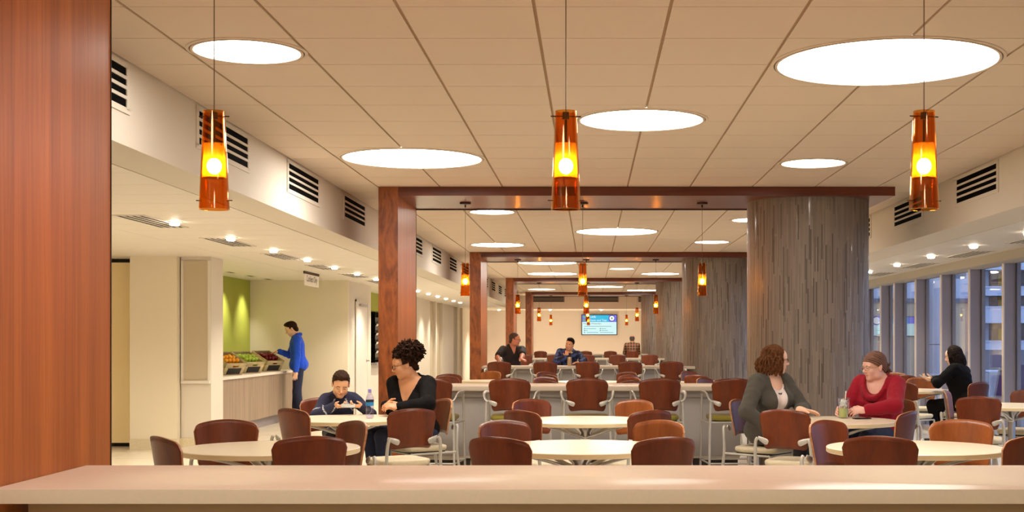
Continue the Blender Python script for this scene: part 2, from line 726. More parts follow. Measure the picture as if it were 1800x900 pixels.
for k, (y0, y1) in enumerate(PORT):
    b = MB()
    b.b2(XO, XI, y0 + 0.006, y1, 0.0, CEIL - 0.001)
    o = struct('trim_%d' % (k + 1), b, ['panel_wood'])
    o['label'] = ['wide cherry wood panel standing at the end of the front counter', 'cherry wood portal frame over the second counter', 'third wooden portal frame', 'fourth wooden portal frame', 'last wooden portal frame before the screen wall'][k]
    b = MB()
    b.b2(XO, XI, y0, y0 + 0.006, 0.0, CEIL - 0.001)
    b.b2(XO - 0.004, XO, y0, y1 + 0.004, 0.0, CEIL - 0.001)
    obj('jamb_face', b, ['burl_wood'], o)
    b = MB()
    b.b2(XI - 0.004, XI + 0.003, y1, y1 + 0.006, 0.0, CEIL - 0.1)
    b.b2(XI - 0.2, 2.96, y1, y1 + 0.006, CEIL - 0.1, CEIL - 0.001)
    obj('edge_band', b, ['dark_gap'], o)
    b = MB()
    b.b2(XI + 0.001, 2.96, y0, y1, CEIL - 0.089, CEIL - 0.001)
    obj('header', b, ['beam_wood'], o)
    column((y0 + y1) / 2 + (0.0 if k else 0.0), k)

# ------------------------------------------------------------------ windows on the right side
MUL = [9.0, 10.06, 11.46, 12.86, 14.26, 15.66, 17.07, 18.45, 19.9, 21.3, 22.3, 23.8, 25.2, 26.6, 28.0, 29.4, 30.0]
for k, (ya, yb) in enumerate(zip(MUL, MUL[1:])):
    b = MB()
    b.b2(5.015, 5.15, ya, ya + 0.062, 0.0, 2.30)
    o = struct('window_%d' % (k + 1), b, ['mullion'])
    b = MB()
    b.b2(5.0, 5.015, ya, ya + 0.062, 0.0, 2.30)
    obj('mullion_lit_face', b, ['mullion_lit_face'], o)  # end face toward the room, its lit look held in the colour
    b = MB()
    b.b2(5.15, 5.175, ya - 0.01, ya + 0.072, 0.0, 2.30)
    obj('gasket', b, ['gasket'], o)
    b = MB()
    b.b2(5.14, 5.152, ya + 0.062, yb, 0.06, 2.30)
    obj('pane', b, ['pane_glass'], o)
    b = MB()
    b.b2(5.08, 5.2, ya + 0.062, yb, 0.0, 0.07)
    b.b2(5.155, 5.2, ya + 0.062, ya + 0.10, 0.07, 2.30)
    b.b2(5.155, 5.2, yb - 0.04, yb, 0.07, 2.30)
    obj('window_frame', b, ['mullion'], o)

# ------------------------------------------------------------------ counters


def counter(y0, y1, xe, top_mat, base_mat, label, group=None):
    """top at 0.911 m; the far end is notched round the mosaic column"""
    yc = (y0 + y1) / 2
    pc = None
    for a, c in PORT:
        if abs((a + c) / 2 - yc) < 1.0:
            pc = (a + c) / 2
    t = thing('bar_counter', label, 'counter', ((XI + 1.6) / 2, yc, 0), 0, group)
    ox, oy = t.location.x, t.location.y
    R = COLR + 0.004
    poly = [(XI + 0.003, y0)]
    ns = 14
    for i in range(ns + 1):
        y = y0 + (y1 - y0) * i / ns
        dy = y - pc
        poly.append((COLX - math.sqrt(max(R * R - dy * dy, 0)), y))
    poly.append((XI + 0.003, y1))
    poly = [(x - ox, y - oy) for x, y in poly]
    b = MB()
    b.prism(poly, 0.865, 0.911, bevel=0.003)
    me = b.mesh('countertop', [top_mat, 'quartz_edge'])
    for p in me.polygons:
        if abs(p.normal.z) < 0.9:
            p.material_index = 1
    link('countertop', me, t)
    b = MB()
    b.b2(XI + 0.08 - ox, 1.5 - ox, y0 + 0.10 - oy, y1 - 0.14 - oy, 0.80, 0.865)
    obj('apron', b, [base_mat], t)
    b = MB()
    b.b2(XI + 0.08 - ox, 1.5 - ox, y0 + 0.14 - oy, y1 - 0.16 - oy, 0.20, 0.80)
    for x in (-1.1, -0.2, 0.7):
        b.b2(x - ox - 0.002, x - ox + 0.002, y0 + 0.137 - oy, y0 + 0.14 - oy, 0.20, 0.80)
    obj('base_panel', b, [base_mat], t)
    b = MB()
    b.b2(XI + 0.09 - ox, 1.49 - ox, y0 + 0.12 - oy, y0 + 0.14 - oy, 0.185, 0.205)
    obj('base_rail', b, ['quartz_edge'], t)
    b = MB()
    b.b2(XI + 0.12 - ox, 1.48 - ox, y0 + 0.2 - oy, y1 - 0.2 - oy, 0.0, 0.20)
    obj('toe_kick', b, ['toe_kick'], t)
    return t


counter(4.03, 4.80, 1.6, 'quartz', 'laminate_tan', 'long polished cream quartz counter running across the front of the view')
counter(12.83, 13.70, 1.6, 'quartz', 'laminate', 'cream topped grey bar counter beneath the nearest wooden portal with the big column')
counter(22.22, 23.08, 1.6, 'quartz', 'laminate', 'cream topped bar counter where the dark-shirted man sits')
counter(31.5, 32.35, 1.6, 'quartz', 'laminate', 'cream topped bar counter behind the man and boy seated at the bar')
counter(40.9, 41.75, 1.6, 'quartz', 'laminate', 'farthest cream topped counter, in front of the person in plaid')

# ------------------------------------------------------------------ round luminous ceiling panels
DISCS = [(-1.77, 6.65, 0.265, 'small round glowing ceiling panel above the cherry wood panel and vents'),
         (1.585, 6.93, 0.575, 'largest looking round glowing ceiling panel beside the pendant near the window side'),
         (0.341, 8.74, 0.41, 'medium round glowing ceiling panel beside the middle hanging lamp'),
         (-1.466, 10.6, 0.56, 'big round glowing ceiling panel between the first and middle hanging lamps'),
         (1.87, 10.87, 0.26, 'small round glowing ceiling panel in front of the broad column'),
         (-1.153, 15.04, 0.25, 'small round ceiling panel just inside the first wooden portal'),
         (2.02, 16.05, 0.26, 'small round ceiling panel half hidden by the broad column'),
         (0.353, 17.8, 0.55, 'big round ceiling panel seen in the middle of the first portal'),
         (1.84, 19.7, 0.255, 'small round ceiling panel over the second grey column'),
         (-1.47, 20.3, 0.405, 'medium round ceiling panel above the second wooden jamb'),
         (-0.85, 25.05, 0.56, 'big round ceiling panel just inside the second portal'),
         (0.647, 27.2, 0.25, 'small round ceiling panel under the middle of the second portal'),
         (-0.88, 29.3, 0.55, 'big round ceiling panel before the third portal'),
         (1.57, 29.3, 0.42, 'medium round ceiling panel by the second grey column before the third portal'),
         (0.387, 36.6, 0.51, 'big round ceiling panel just inside the third portal'),
         (-1.475, 38.5, 0.40, 'medium round ceiling panel by the last wooden jamb'),
         (1.55, 39.2, 0.46, 'round ceiling panel by the farthest grey column')]
DISCS += [(-1.5, 1.15, 0.56, 'added unseen big round ceiling panel over the space in front of the front counter, panel side'),  # panels added out of view to light the near end
          (1.87, 1.42, 0.26, 'added unseen small round ceiling panel over the space in front of the front counter'),
          (0.34, -0.7, 0.41, 'added unseen medium round ceiling panel behind the viewpoint'),
          (1.58, -2.5, 0.575, 'added unseen big round ceiling panel behind the viewpoint, window side'),
          (-1.77, -2.4, 0.4, 'added unseen round ceiling panel behind the viewpoint, panel side')]
for x, y, R, lab in DISCS:
    t = thing('ceiling_light', lab, 'ceiling light', (x, y, CEIL), 0, 'round luminous ceiling panels')
    b = MB()
    b.lathe([(0, -0.004), (R * 0.6, -0.0045), (R, -0.003)], n=72)
    b.lathe([(R, -0.003), (R, 0.0), (0, 0.0)], n=72)
    obj('diffuser', b, ['disc_glow'], t)
    b = MB()
    b.lathe([(R + 0.003, -0.002), (R + 0.004, -0.009), (R + 0.018, -0.009), (R + 0.019, -0.003), (R + 0.024, -0.003), (R + 0.025, -0.007), (R + 0.04, -0.005), (R + 0.042, 0.0)], n=72)
    b.mi = 1
    b.lathe([(R + 0.0185, -0.0032), (R + 0.0245, -0.0032)], n=72)
    obj('trim_ring', b, ['tile', 'dark_gap'], t)

# ------------------------------------------------------------------ wall vents on the bulkheads


def vent_proto():
    t = thing('air_vent', 'x', 'vent')
    b = MB()
    L, z0, z1 = 1.20, 2.60, 2.835
    b.b2(-0.006, 0.004, 0.0, L, z0, z1)
    # opening edges and louvre bars
    me = None
    b = MB()
    b.b2(0.0, 0.008, -0.03, L + 0.03, z0 - 0.02, z0 + 0.012)
    b.b2(0.0, 0.008, -0.03, L + 0.03, z1 - 0.012, z1 + 0.018)
    b.b2(0.0, 0.008, -0.03, 0.02, z0, z1)
    b.b2(0.0, 0.008, L - 0.02, L + 0.03, z0, z1)
    sp = (z1 - z0 - 0.024) / 4
    for i in range(1, 4):
        z = z0 + 0.012 + sp * i
        b.b2(0.0, 0.008, 0.02, L - 0.02, z - 0.009, z + 0.009)
    obj('grille', b, ['wall_cream'], t)
    b = MB()
    b.b2(0.0005, 0.002, 0.02, L - 0.02, z0 + 0.01, z1 - 0.01)
    obj('duct_opening', b, ['black_void'], t)
    return t


vp = vent_proto()
VY = [5.7, 8.13, 10.55, 12.95, 15.35, 17.75, 20.15, 22.6, 25.0, 27.4, 29.8, 32.2, 34.6, 37.0, 39.4]
ordn = ['first', 'second', 'third', 'fourth', 'fifth', 'sixth', 'seventh', 'eighth', 'ninth', 'tenth', 'eleventh', 'twelfth', 'thirteenth', 'fourteenth', 'fifteenth']
first = True
for k, y in enumerate(VY):
    lab = 'white slotted vent on the servery side bulkhead, %s from the near end' % ordn[k]
    if first:
        vp.location = (-2.48, y, 0)
        tag(vp, lab, 'vent', 'vents along the servery bulkhead')
        first = False
    else:
        dup(vp, (-2.48, y, 0), 0, lab, 'vents along the servery bulkhead')
for k, y in enumerate(VY[2:7]):
    lab = 'white slotted vent on the window side bulkhead, %s from the near end' % ordn[k]
    dup(vp, (3.33, y + 1.22, 0), PI, lab, 'vents along the window bulkhead')
for k, (x0, x1) in enumerate(((-2.0, -0.9), (-0.14, 0.95), (1.6, 2.7))):
    t = thing('air_vent', ['grey slotted vent above the screen wall, over the last wooden jamb', 'grey slotted vent above the screen', 'grey slotted vent above the screen wall, beside the farthest column'][k], 'vent', (x0, 44.1, 0), 0, 'vents over the screen wall')
    b = MB()
    L = x1 - x0
    b.b2(0, L, -0.008, 0.0, 2.64, 2.66)
    b.b2(0, L, -0.008, 0.0, 2.82, 2.84)
    b.b2(0, 0.03, -0.008, 0.0, 2.66, 2.82)
    b.b2(L - 0.03, L, -0.008, 0.0, 2.66, 2.82)
    for i in range(1, 4):
        z = 2.66 + 0.04 * i
        b.b2(0, L, -0.008, 0.0, z - 0.008, z + 0.008)
    obj('grille', b, ['mullion'], t)
    b = MB()
    b.b2(0.02, L - 0.02, -0.003, -0.001, 2.65, 2.83)
    obj('duct_opening', b, ['black_void'], t)

# ------------------------------------------------------------------ downlights and slot diffusers in the lower ceilings


def downlight(x, y, lab, group, power, z=LOWC, cut=math.radians(118)):
    t = thing('downlight', lab, 'downlight', (x, y, z), 0, group)
    b = MB()
    b.lathe([(0, -0.034), (0.03, -0.033), (0.041, -0.028), (0.043, -0.014), (0.043, 0.0)], n=20)
    obj('lens', b, ['lens_glow'], t)
    b = MB()
    b.lathe([(0.044, -0.002), (0.046, -0.010), (0.064, -0.005), (0.067, 0.0)], n=24)
    obj('trim_ring', b, ['white_paint'], t)
    L = bpy.data.lights.new('downlight_lamp', 'SPOT')
    L.energy = power
    L.color = (1.0, 0.90, 0.74)
    L.spot_size = cut
    L.spot_blend = 0.8
    L.shadow_soft_size = 0.045
    lo = bpy.data.objects.new('downlight_lamp', L)
    C.objects.link(lo)
    lo.parent = t
    lo.location = (0, 0, -0.06)


LP = 118.0
for k in range(15):
    downlight(-3.66, 11.35 + 1.8 * k - (0.03 * k), 'bright downlight in the servery ceiling, %s from the near end' % ordn[k], 'servery ceiling downlights', LP)
for k in range(11):
    downlight(4.2, 10.63 + 1.775 * k, 'bright downlight in the window side ceiling, %s from the near end' % ordn[k], 'window side ceiling downlights', 80.0)
for k in range(4):  # added out of view to brighten the servery walls
    downlight(-6.1, 5.6 + 2.6 * k, 'added unseen downlight deep in the servery ceiling behind the cherry panel, %s from the near end' % ordn[k], 'servery ceiling downlights', 130.0, cut=math.radians(150))
for k in range(4):  # the last two are added, unseen, to brighten the far wall
    downlight((-1.42, 0.35, -3.2, 2.12)[k], 44.9, ('bright downlight before the screen wall, over the low pendants', 'bright downlight before the screen wall, just above the screen', 'added unseen downlight before the screen wall, toward the corridor', 'added unseen downlight before the screen wall, behind the columns')[k], 'downlights before the screen wall', 300.0)
for k in range(5):
    t = thing('wall_washer', 'small recessed slot light over the green wall, %s from the pier' % ordn[k], 'wall light', (-5.55, 17.6 + 1.15 * k, LOWC), 0, 'slot lights over the green wall')
    b = MB()
    b.b2(-0.05, 0.05, -0.17, 0.17, -0.004, 0.0)
    b.mi = 1
    b.b2(-0.03, 0.03, -0.15, 0.15, -0.006, -0.004)
    obj('slot_frame', b, ['white_paint', 'dark_gap'], t)
    L = bpy.data.lights.new('washer_lamp', 'SPOT')
    L.energy = 62
    L.color = (1.0, 0.95, 0.84)
    L.spot_size = math.radians(76)
    L.spot_blend = 1.0
    L.shadow_soft_size = 0.03
    lo = bpy.data.objects.new('washer_lamp', L)
    C.objects.link(lo)
    lo.parent = t
    lo.location = (0, 0, -0.03)
    lo.rotation_euler = (0, math.radians(26), 0)


def slot(x, y, lab, group):
    t = thing('ceiling_vent', lab, 'air diffuser', (x, y, LOWC), 0, group)
    b = MB()
    for i in range(5):
        xx = -0.12 + 0.06 * i
        b.b2(xx - 0.009, xx + 0.009, 0, 1.15, -0.008, 0.0)
    b.b2(-0.14, 0.14, -0.02, 0.0, -0.008, 0.0)
    b.b2(-0.14, 0.14, 1.15, 1.17, -0.008, 0.0)
    obj('grille', b, ['white_paint'], t)
    b = MB()
    b.b2(-0.115, 0.115, 0.0, 1.15, -0.003, -0.001)
    obj('slot_opening', b, ['black_void'], t)


for k in range(7):
    slot(-3.84, 10.72 + 2.4 * k, 'dark four slot ceiling diffuser beside the servery downlights, %s from the near end' % ordn[k], 'servery ceiling diffusers')
for k in range(6):
    slot(4.58, 10.3 + 2.4 * k, 'dark four slot ceiling diffuser beside the window downlights, %s from the near end' % ordn[k], 'window side ceiling diffusers')

# ------------------------------------------------------------------ amber pendants
thin_glass('amber_glass', (0.92, 0.58, 0.2, 1), 0.04, 0.03, 3.0, (1, 0.85, 0.6, 1))
frosted('amber_frost', (0.17, 0.080, 0.009, 1), (1.0, 0.82, 0.45, 1), 0.5)
emit('bulb_glow', (1.0, 0.84, 0.5, 1), 420.0)
plain('cord', srgb(110, 84, 60), 0.4, metal=0.5)
plain('bronze', srgb(54, 30, 18), 0.35, metal=0.7)


def pendant_proto():
    t = thing('pendant_lamp', 'x', 'pendant lamp')
    # local z = 0 at the ceiling side of the portal header, shade from -0.955 to -0.615
    zt, zb = -0.617, -0.952
    H = zt - zb
    r = lambda z: 0.0365 + (0.051 - 0.0365) * (zt - z) / H
    b = MB()
    pts = [zt - H * i / 10 for i in range(11)]
    b.lathe([(r(z), z) for z in pts] + [(r(zb) - 0.003, zb - 0.001)] + [(r(z) - 0.003, z) for z in reversed(pts)], n=40, closed=True)
    obj('shade', b, ['amber_glass'], t)
    b = MB()
    f0, f1 = zt - H * 0.33, zt - H * 0.68
    pts = [f0 + (f1 - f0) * i / 6 for i in range(7)]
    b.lathe([(r(z) - 0.006, z) for z in pts], n=36)
    obj('frosted_sleeve', b, ['amber_frost'], t)
    b = MB()
    zc = zt - H * 0.56
    b.ball((0, 0, zc), (0.025, 0.025, 0.028), 3)
    obj('bulb', b, ['bulb_glow'], t)
    b = MB()
    b.lathe([(0, zc + 0.05), (0.008, zc + 0.05), (0.009, zc + 0.022), (0, zc + 0.022)], n=16)
    b.tube([(0, 0, zt - 0.02), (0, 0, zc + 0.05)], 0.0045, 10)
    b.lathe([(0, zt - 0.002), (0.012, zt - 0.004), (0.013, zt - 0.028), (0, zt - 0.03)], n=16)
    obj('socket', b, ['bronze'], t)
    b = MB()
    b.tube([(-0.052, 0, zt - 0.018), (0.052, 0, zt - 0.018)], 0.0022, 8)
    obj('pin', b, ['bronze'], t)
    b = MB()
    b.tube([(-0.062, 0, zb + 0.03), (-0.044, 0, zb + 0.03)], 0.0018, 8)
    b.tube([(0.044, 0, zb + 0.03), (0.062, 0, zb + 0.03)], 0.0018, 8)
    obj('lower_pin', b, ['bronze'], t)
    b = MB()
    b.tube([(0, 0, -0.02), (0, 0, zt - 0.002)], 0.0018, 8)
    obj('cord', b, ['cord'], t)
    b = MB()
    b.lathe([(0, -0.022), (0.012, -0.022), (0.055, -0.016), (0.058, -0.006), (0.058, 0.0), (0, 0)], n=28)
    b.lathe([(0, -0.05), (0.008, -0.048), (0.008, -0.02)], n=14)
    obj('canopy', b, ['bronze'], t)
    return t


PX = (-1.287, -0.086, 1.137)
pl = pendant_proto()
plab = [('deep amber glass pendant hanging nearest the cherry wood panel', 'amber glass pendant in the middle of the near trio', 'amber glass pendant of the near trio on the window side'),
        ('amber pendant of the second trio beside the burl wood jamb', 'amber pendant in the middle of the second trio', 'amber pendant of the second trio in front of the second grey column'),
        ('small amber pendant of the third trio beside its wooden jamb', 'small amber pendant in the middle of the third trio', 'small amber pendant of the third trio in front of a grey column'),
        ('small amber pendant of the fourth trio beside the third jamb', 'small amber pendant of the fourth trio in front of the screen', 'small amber pendant of the fourth trio on the column side'),
        ('tiny amber pendant of the last trio on the jamb side', 'tiny lowest amber pendant in front of the screen', 'tiny amber pendant of the last trio on the column side')]
for k, (y0, y1) in enumerate(PORT):
    for j, x in enumerate(PX):
        loc = (x, (y0 + y1) / 2 + (0.0 if k else 0.0), CEIL - 0.089)
        if k == 0 and j == 0:
            pl.location = loc
            tag(pl, plab[0][0], 'pendant lamp', 'amber pendant lamps')
        else:
            dup(pl, loc, 0.1 * j, plab[k][j], 'amber pendant lamps')
# ------------------------------------------------------------------ chairs, stools, tables
wood('chair_wood', srgb(78, 30, 10), srgb(114, 50, 18), 0.36, (9, 9, 1.6), scale=1.0, coat=0.0, rnd=0.2, spec=0.4)
wood('chair_wood_pale', srgb(112, 54, 18), srgb(150, 82, 35), 0.36, (9, 9, 1.6), scale=1.0, coat=0.0, rnd=0.1, spec=0.4)
wood('chair_edge', srgb(150, 96, 60), srgb(190, 136, 92), 0.5, (6, 6, 30))
plain('frame_grey', srgb(188, 183, 172), 0.4, metal=0.35)
plain('frame_dark', srgb(30, 28, 28), 0.5)
plain('seat_beige', srgb(212, 198, 166), 0.9, bump=0.5, bscale=140, vary=0.14, vscale=120, sheen=0.2)
plain('seat_olive', srgb(138, 126, 34), 0.85, bump=0.3, bscale=140, vary=0.1, vscale=100, sheen=0.2)
plain('table_top', srgb(240, 224, 196), 0.3, coat=0.1)
plain('table_edge', srgb(226, 204, 160), 0.45)
plain('chrome', srgb(196, 192, 190), 0.22, metal=0.9)


def back_panel(zb, zt, wb=0.352, wt=0.405, y0=-0.235, sag=0.045, arch=0.032, tilt=0.13, thick=0.013):
    nu, nv = 28, 10
    r = 0.04

    def pt(u, v, off):
        w = (wb + (wt - wb) * v) / 2
        x = u * w
        edge = max(0.0, abs(x) - (w - r))
        dip = r - math.sqrt(max(r * r - edge * edge, 0.0))
        top = zt - arch * u * u - dip
        bot = zb + 0.018 * (1 - u * u) + dip
        z = bot + (top - bot) * v
        y = y0 + sag * u * u - (z - zb) * tilt
        # normal offset for thickness
        nx, ny = -2 * sag * u / w, 1.0
        l = math.hypot(nx, ny)
        return (x + nx / l * off, y + ny / l * off, z)
    verts, faces = [], []
    for s, off in ((0, 0.0), (1, thick)):
        for j in range(nv + 1):
            for i in range(nu + 1):
                verts.append(pt(-1 + 2 * i / nu, j / nv, off))
    N = (nu + 1) * (nv + 1)
    idx = lambda s, j, i: s * N + j * (nu + 1) + i
    for j in range(nv):
        for i in range(nu):
            faces.append((idx(0, j, i), idx(0, j, i + 1), idx(0, j + 1, i + 1), idx(0, j + 1, i)))
            faces.append((idx(1, j + 1, i), idx(1, j + 1, i + 1), idx(1, j, i + 1), idx(1, j, i)))
    ring = [(0, i) for i in range(nu)] + [(j, nu) for j in range(nv)] + [(nv, nu - i) for i in range(nu)] + [(nv - j, 0) for j in range(nv)]
    nface = len(faces)
    for a, b2 in zip(ring, ring[1:] + ring[:1]):
        faces.append((idx(0, *a), idx(1, *a), idx(1, *b2), idx(0, *b2)))
    me = bpy.data.meshes.new('backrest')
    me.from_pydata(verts, [], faces)
    bm = bmesh.new()
    bm.from_mesh(me)
    bm.faces.ensure_lookup_table()
    for i, f in enumerate(bm.faces):
        f.material_index = 1 if i >= nface else 0
        f.smooth = i < nface
    bmesh.ops.recalc_face_normals(bm, faces=bm.faces[:])
    bm.to_mesh(me)
    bm.free()
    return me


def seat_pad(z, th_=0.05, w=0.43, d=0.42, yc=0.0):
    """cushion with rounded plan and crowned top"""
    n, m = 40, 6
    b = MB()
    rings = []
    for k in range(m + 1):
        t = k / m
        rings.append((1.0 - 0.16 * t ** 3, z + th_ * 0.5 * math.sin(t * PI / 2)))
    verts, faces = [], []
    prof = [(0.93, z - th_ * 0.5), (0.985, z - th_ * 0.3)] + [(s, zz) for s, zz in rings]
    for s, zz in prof:
        for i in range(n):
            a = 2 * PI * i / n
            ca, sa = math.cos(a), math.sin(a)
            q = 1.0 / (abs(ca) ** 5 + abs(sa) ** 5) ** 0.2
            taper = 1 - 0.08 * (-sa)
            verts.append((s * w / 2 * ca * q * (1 - 0.05 * (1 - sa)), yc + s * d / 2 * sa * q, zz))
    L = len(prof)
    for k in range(L - 1):
        for i in range(n):
            j = (i + 1) % n
            faces.append((k * n + i, k * n + j, (k + 1) * n + j, (k + 1) * n + i))
    faces.append(tuple(range((L - 1) * n, L * n)))
    faces.append(tuple(reversed(range(n))))
    b.raw(verts, faces, True)
    return b


def bend(pts, n=4):
    """smooth a polyline with Catmull-Rom"""
    P = [Vector(p) for p in pts]
    out = []
    for i in range(len(P) - 1):
        p0, p1, p2, p3 = P[max(i - 1, 0)], P[i], P[i + 1], P[min(i + 2, len(P) - 1)]
        for k in range(n):
            t = k / n
            out.append(0.5 * ((2 * p1) + (p2 - p0) * t + (2 * p0 - 5 * p1 + 4 * p2 - p3) * t * t + (3 * p1 - p0 - 3 * p2 + p3) * t ** 3))
    out.append(P[-1])
    return out


def bracket(s, z, y, x_in=0.118, x_out=0.205):
    """flat rounded plate screwed to the rear of the back panel"""
    b = MB()
    n = 14
    pts = []
    for k in range(n + 1):
        t = k / n
        x = x_out + (x_in - x_out) * t
        pts.append((s * x, y + 0.045 * ((x - 0.118) / 0.09) ** 2 * 0.5 - 0.012, z - 0.035 * t))
    rr = [0.011 + 0.011 * math.sin(min(1, k / n * 1.3) * PI * 0.5) if k < n - 1 else 0.019 - 0.007 * (k - n + 1) for k in range(n + 1)]
    b.tube(pts, rr, 14, True, 0.3, up=(0, 1, 0))
    for k in (7, 11):
        p = pts[k]
        b.ball((p[0], p[1] - 0.009, p[2]), (0.0035, 0.0025, 0.0035), 1)
    return b


def make_chair():
    t = thing('dining_chair', 'x', 'chair')
    me = back_panel(0.555, 0.866)
    me.materials.append(MATS['chair_wood'])
    me.materials.append(MATS['chair_edge'])
    link('backrest', me, t)
    obj('seat', seat_pad(0.455), ['seat_beige'], t)
    b = MB()
    b.b2(-0.17, 0.17, -0.17, 0.17, 0.415, 0.43)
    obj('seat_pan', b, ['frame_dark'], t)
    for s in (-1, 1):
        b = MB()
        b.tube(bend([(s * 0.232, -0.33, 0.0), (s * 0.228, -0.29, 0.2), (s * 0.222, -0.258, 0.42), (s * 0.218, -0.262, 0.56), (s * 0.21, -0.27, 0.625), (s * 0.196, -0.268, 0.648)], 5), 0.0125, 12)
        obj('leg', b, ['frame_grey'], t)
        b = MB()
        b.tube(bend([(s * 0.222, 0.215, 0.0), (s * 0.215, 0.19, 0.25), (s * 0.205, 0.165, 0.41)], 4), 0.0115, 12)
        obj('leg', b, ['frame_grey'], t)
        obj('back_bracket', bracket(s, 0.648, -0.246), ['frame_grey'], t)
    b = MB()
    for s in (-1, 1):
        b.tube([(s * 0.222, -0.256, 0.42), (s * 0.205, 0.165, 0.41)], 0.009, 10)
    b.tube([(-0.222, -0.19, 0.418), (0.222, -0.19, 0.418)], 0.0085, 10)
    b.tube([(-0.21, 0.14, 0.41), (0.21, 0.14, 0.41)], 0.0085, 10)
    obj('stretcher', b, ['frame_grey'], t)
    return t


def make_stool():
    t = thing('bar_stool', 'x', 'bar stool')
    me = back_panel(0.685, 1.010)
    me.materials.append(MATS['chair_wood'])
    me.materials.append(MATS['chair_edge'])
    link('backrest', me, t)
    obj('seat', seat_pad(0.625, 0.05), ['seat_olive'], t)
    b = MB()
    b.b2(-0.17, 0.17, -0.17, 0.17, 0.585, 0.60)
    obj('seat_pan', b, ['frame_dark'], t)
    for s in (-1, 1):
        b = MB()
        b.tube(bend([(s * 0.236, -0.30, 0.0), (s * 0.226, -0.27, 0.4), (s * 0.218, -0.265, 0.7), (s * 0.214, -0.268, 0.785)], 4), 0.012, 12)
        obj('leg', b, ['frame_grey'], t)
        b = MB()
        b.tube([(s * 0.250, 0.225, 0.0), (s * 0.247, 0.17, 0.5), (s * 0.245, 0.135, 0.85)], 0.0115, 12)
        obj('leg', b, ['frame_grey'], t)
        obj('back_bracket', bracket(s, 0.79, -0.252), ['frame_grey'], t)
        b = MB()
        path = bend([(s * 0.20, -0.27, 0.785), (s * 0.226, -0.262, 0.805), (s * 0.243, -0.235, 0.845), (s * 0.247, -0.16, 0.866), (s * 0.248, 0.02, 0.868), (s * 0.246, 0.14, 0.858)], 4)
        b.tube(path, 0.0165, 12, True, 0.55, up=(0, 0, 1))
        obj('armrest', b, ['frame_grey'], t)
    b = MB()
    for s in (-1, 1):
        b.tube([(s * 0.221, -0.265, 0.585), (s * 0.246, 0.165, 0.58)], 0.009, 10)
    b.tube([(-0.222, -0.19, 0.585), (0.222, -0.19, 0.585)], 0.0085, 10)
    b.tube([(-0.24, 0.14, 0.58), (0.24, 0.14, 0.58)], 0.0085, 10)
    obj('stretcher', b, ['frame_grey'], t)
    b = MB()
    for s in (-1, 1):
        b.tube([(s * 0.232, -0.288, 0.20), (s * 0.249, 0.205, 0.20)], 0.008, 10)
    b.tube([(-0.249, 0.2, 0.20), (0.249, 0.2, 0.20)], 0.009, 10)
    b.tube([(-0.232, -0.28, 0.20), (0.232, -0.28, 0.20)], 0.008, 10)
    obj('footrest', b, ['frame_grey'], t)
    return t


def make_table():
    t = thing('round_table', 'x', 'table')
    R = 0.525
    b = MB()
    b.lathe([(0, 0.708), (R - 0.004, 0.708), (R, 0.712), (R, 0.736), (R - 0.004, 0.74), (0, 0.74)], n=96)
    me = b.mesh('tabletop', ['table_top', 'table_edge'])
    for p in me.polygons:
        if abs(p.normal.z) < 0.5:
            p.material_index = 1
    link('tabletop', me, t)
    b = MB()
    b.tube([(0, 0, 0.03), (0, 0, 0.64)], 0.036, 24)
    obj('column', b, ['chrome'], t)
    b = MB()
    for k in range(4):
        a = PI / 4 + k * PI / 2
        ca, sa = math.cos(a), math.sin(a)
        b.tube(bend([(0.02 * ca, 0.02 * sa, 0.60), (0.12 * ca, 0.12 * sa, 0.625), (0.26 * ca, 0.26 * sa, 0.668), (0.40 * ca, 0.40 * sa, 0.70)], 4), [0.03 - 0.0012 * i for i in range(13)], 10, True, 0.5, up=(0, 0, 1))
    b.lathe([(0, 0.70), (0.1, 0.70), (0.11, 0.692), (0.05, 0.64), (0.037, 0.58), (0, 0.58)], n=24)
    obj('support', b, ['chrome'], t)
    b = MB()
    for k in range(4):
        a = PI / 4 + k * PI / 2
        ca, sa = math.cos(a), math.sin(a)
        b.tube(bend([(0.02 * ca, 0.02 * sa, 0.07), (0.15 * ca, 0.15 * sa, 0.045), (0.34 * ca, 0.34 * sa, 0.016)], 4), [0.03 - 0.0018 * i for i in range(9)], 10, True, 0.55, up=(0, 0, 1))
    obj('base', b, ['chrome'], t)
    return t


_used = {}


def place(kind, maker, loc, rz, label, group):
    if kind not in _used:
        t = maker()
        _used[kind] = t
        t.location = loc
        t.rotation_euler = (0, 0, rz)
        t['label'] = label
        if group:
            t['group'] = group
        return t
    return dup(_used[kind], loc, rz, label, group)


BACK = 0.262


def chair(px, top, heading, label, group, Y=None, pale=False, dx=0.0):
    """px, top: where the arched top of the back shows; the depth follows from the chair's real height"""
    if Y is None:
        Y = (EYE - 0.866) * F / (top - CY)
    X = (px - CX) * Y / F + dx
    a = math.radians(heading)
    fx, fy = math.sin(a), math.cos(a)
    t = place('chair', make_chair, (X + BACK * fx, Y + BACK * fy, 0), -a, label, group)
    if pale:
        for ch in t.children:
            if ch.name.startswith('backrest'):
                ch.data = ch.data.copy()
                ch.data.materials[0] = MATS['chair_wood_pale']
    return t


def seat_chair(x, y, heading, label, group):
    return place('chair', make_chair, (x, y, 0), -math.radians(heading), label, group)


def stool(px, Y, heading, label, group):
    X = (px - CX) * Y / F
    a = math.radians(heading)
    fx, fy = math.sin(a), math.cos(a)
    return place('stool', make_stool, (X + BACK * fx, Y + BACK * fy, 0), -a, label, group)


def table(x, y, label, group, rz=0.0):
    return place('table', make_table, (x, y, 0), rz, label, group)


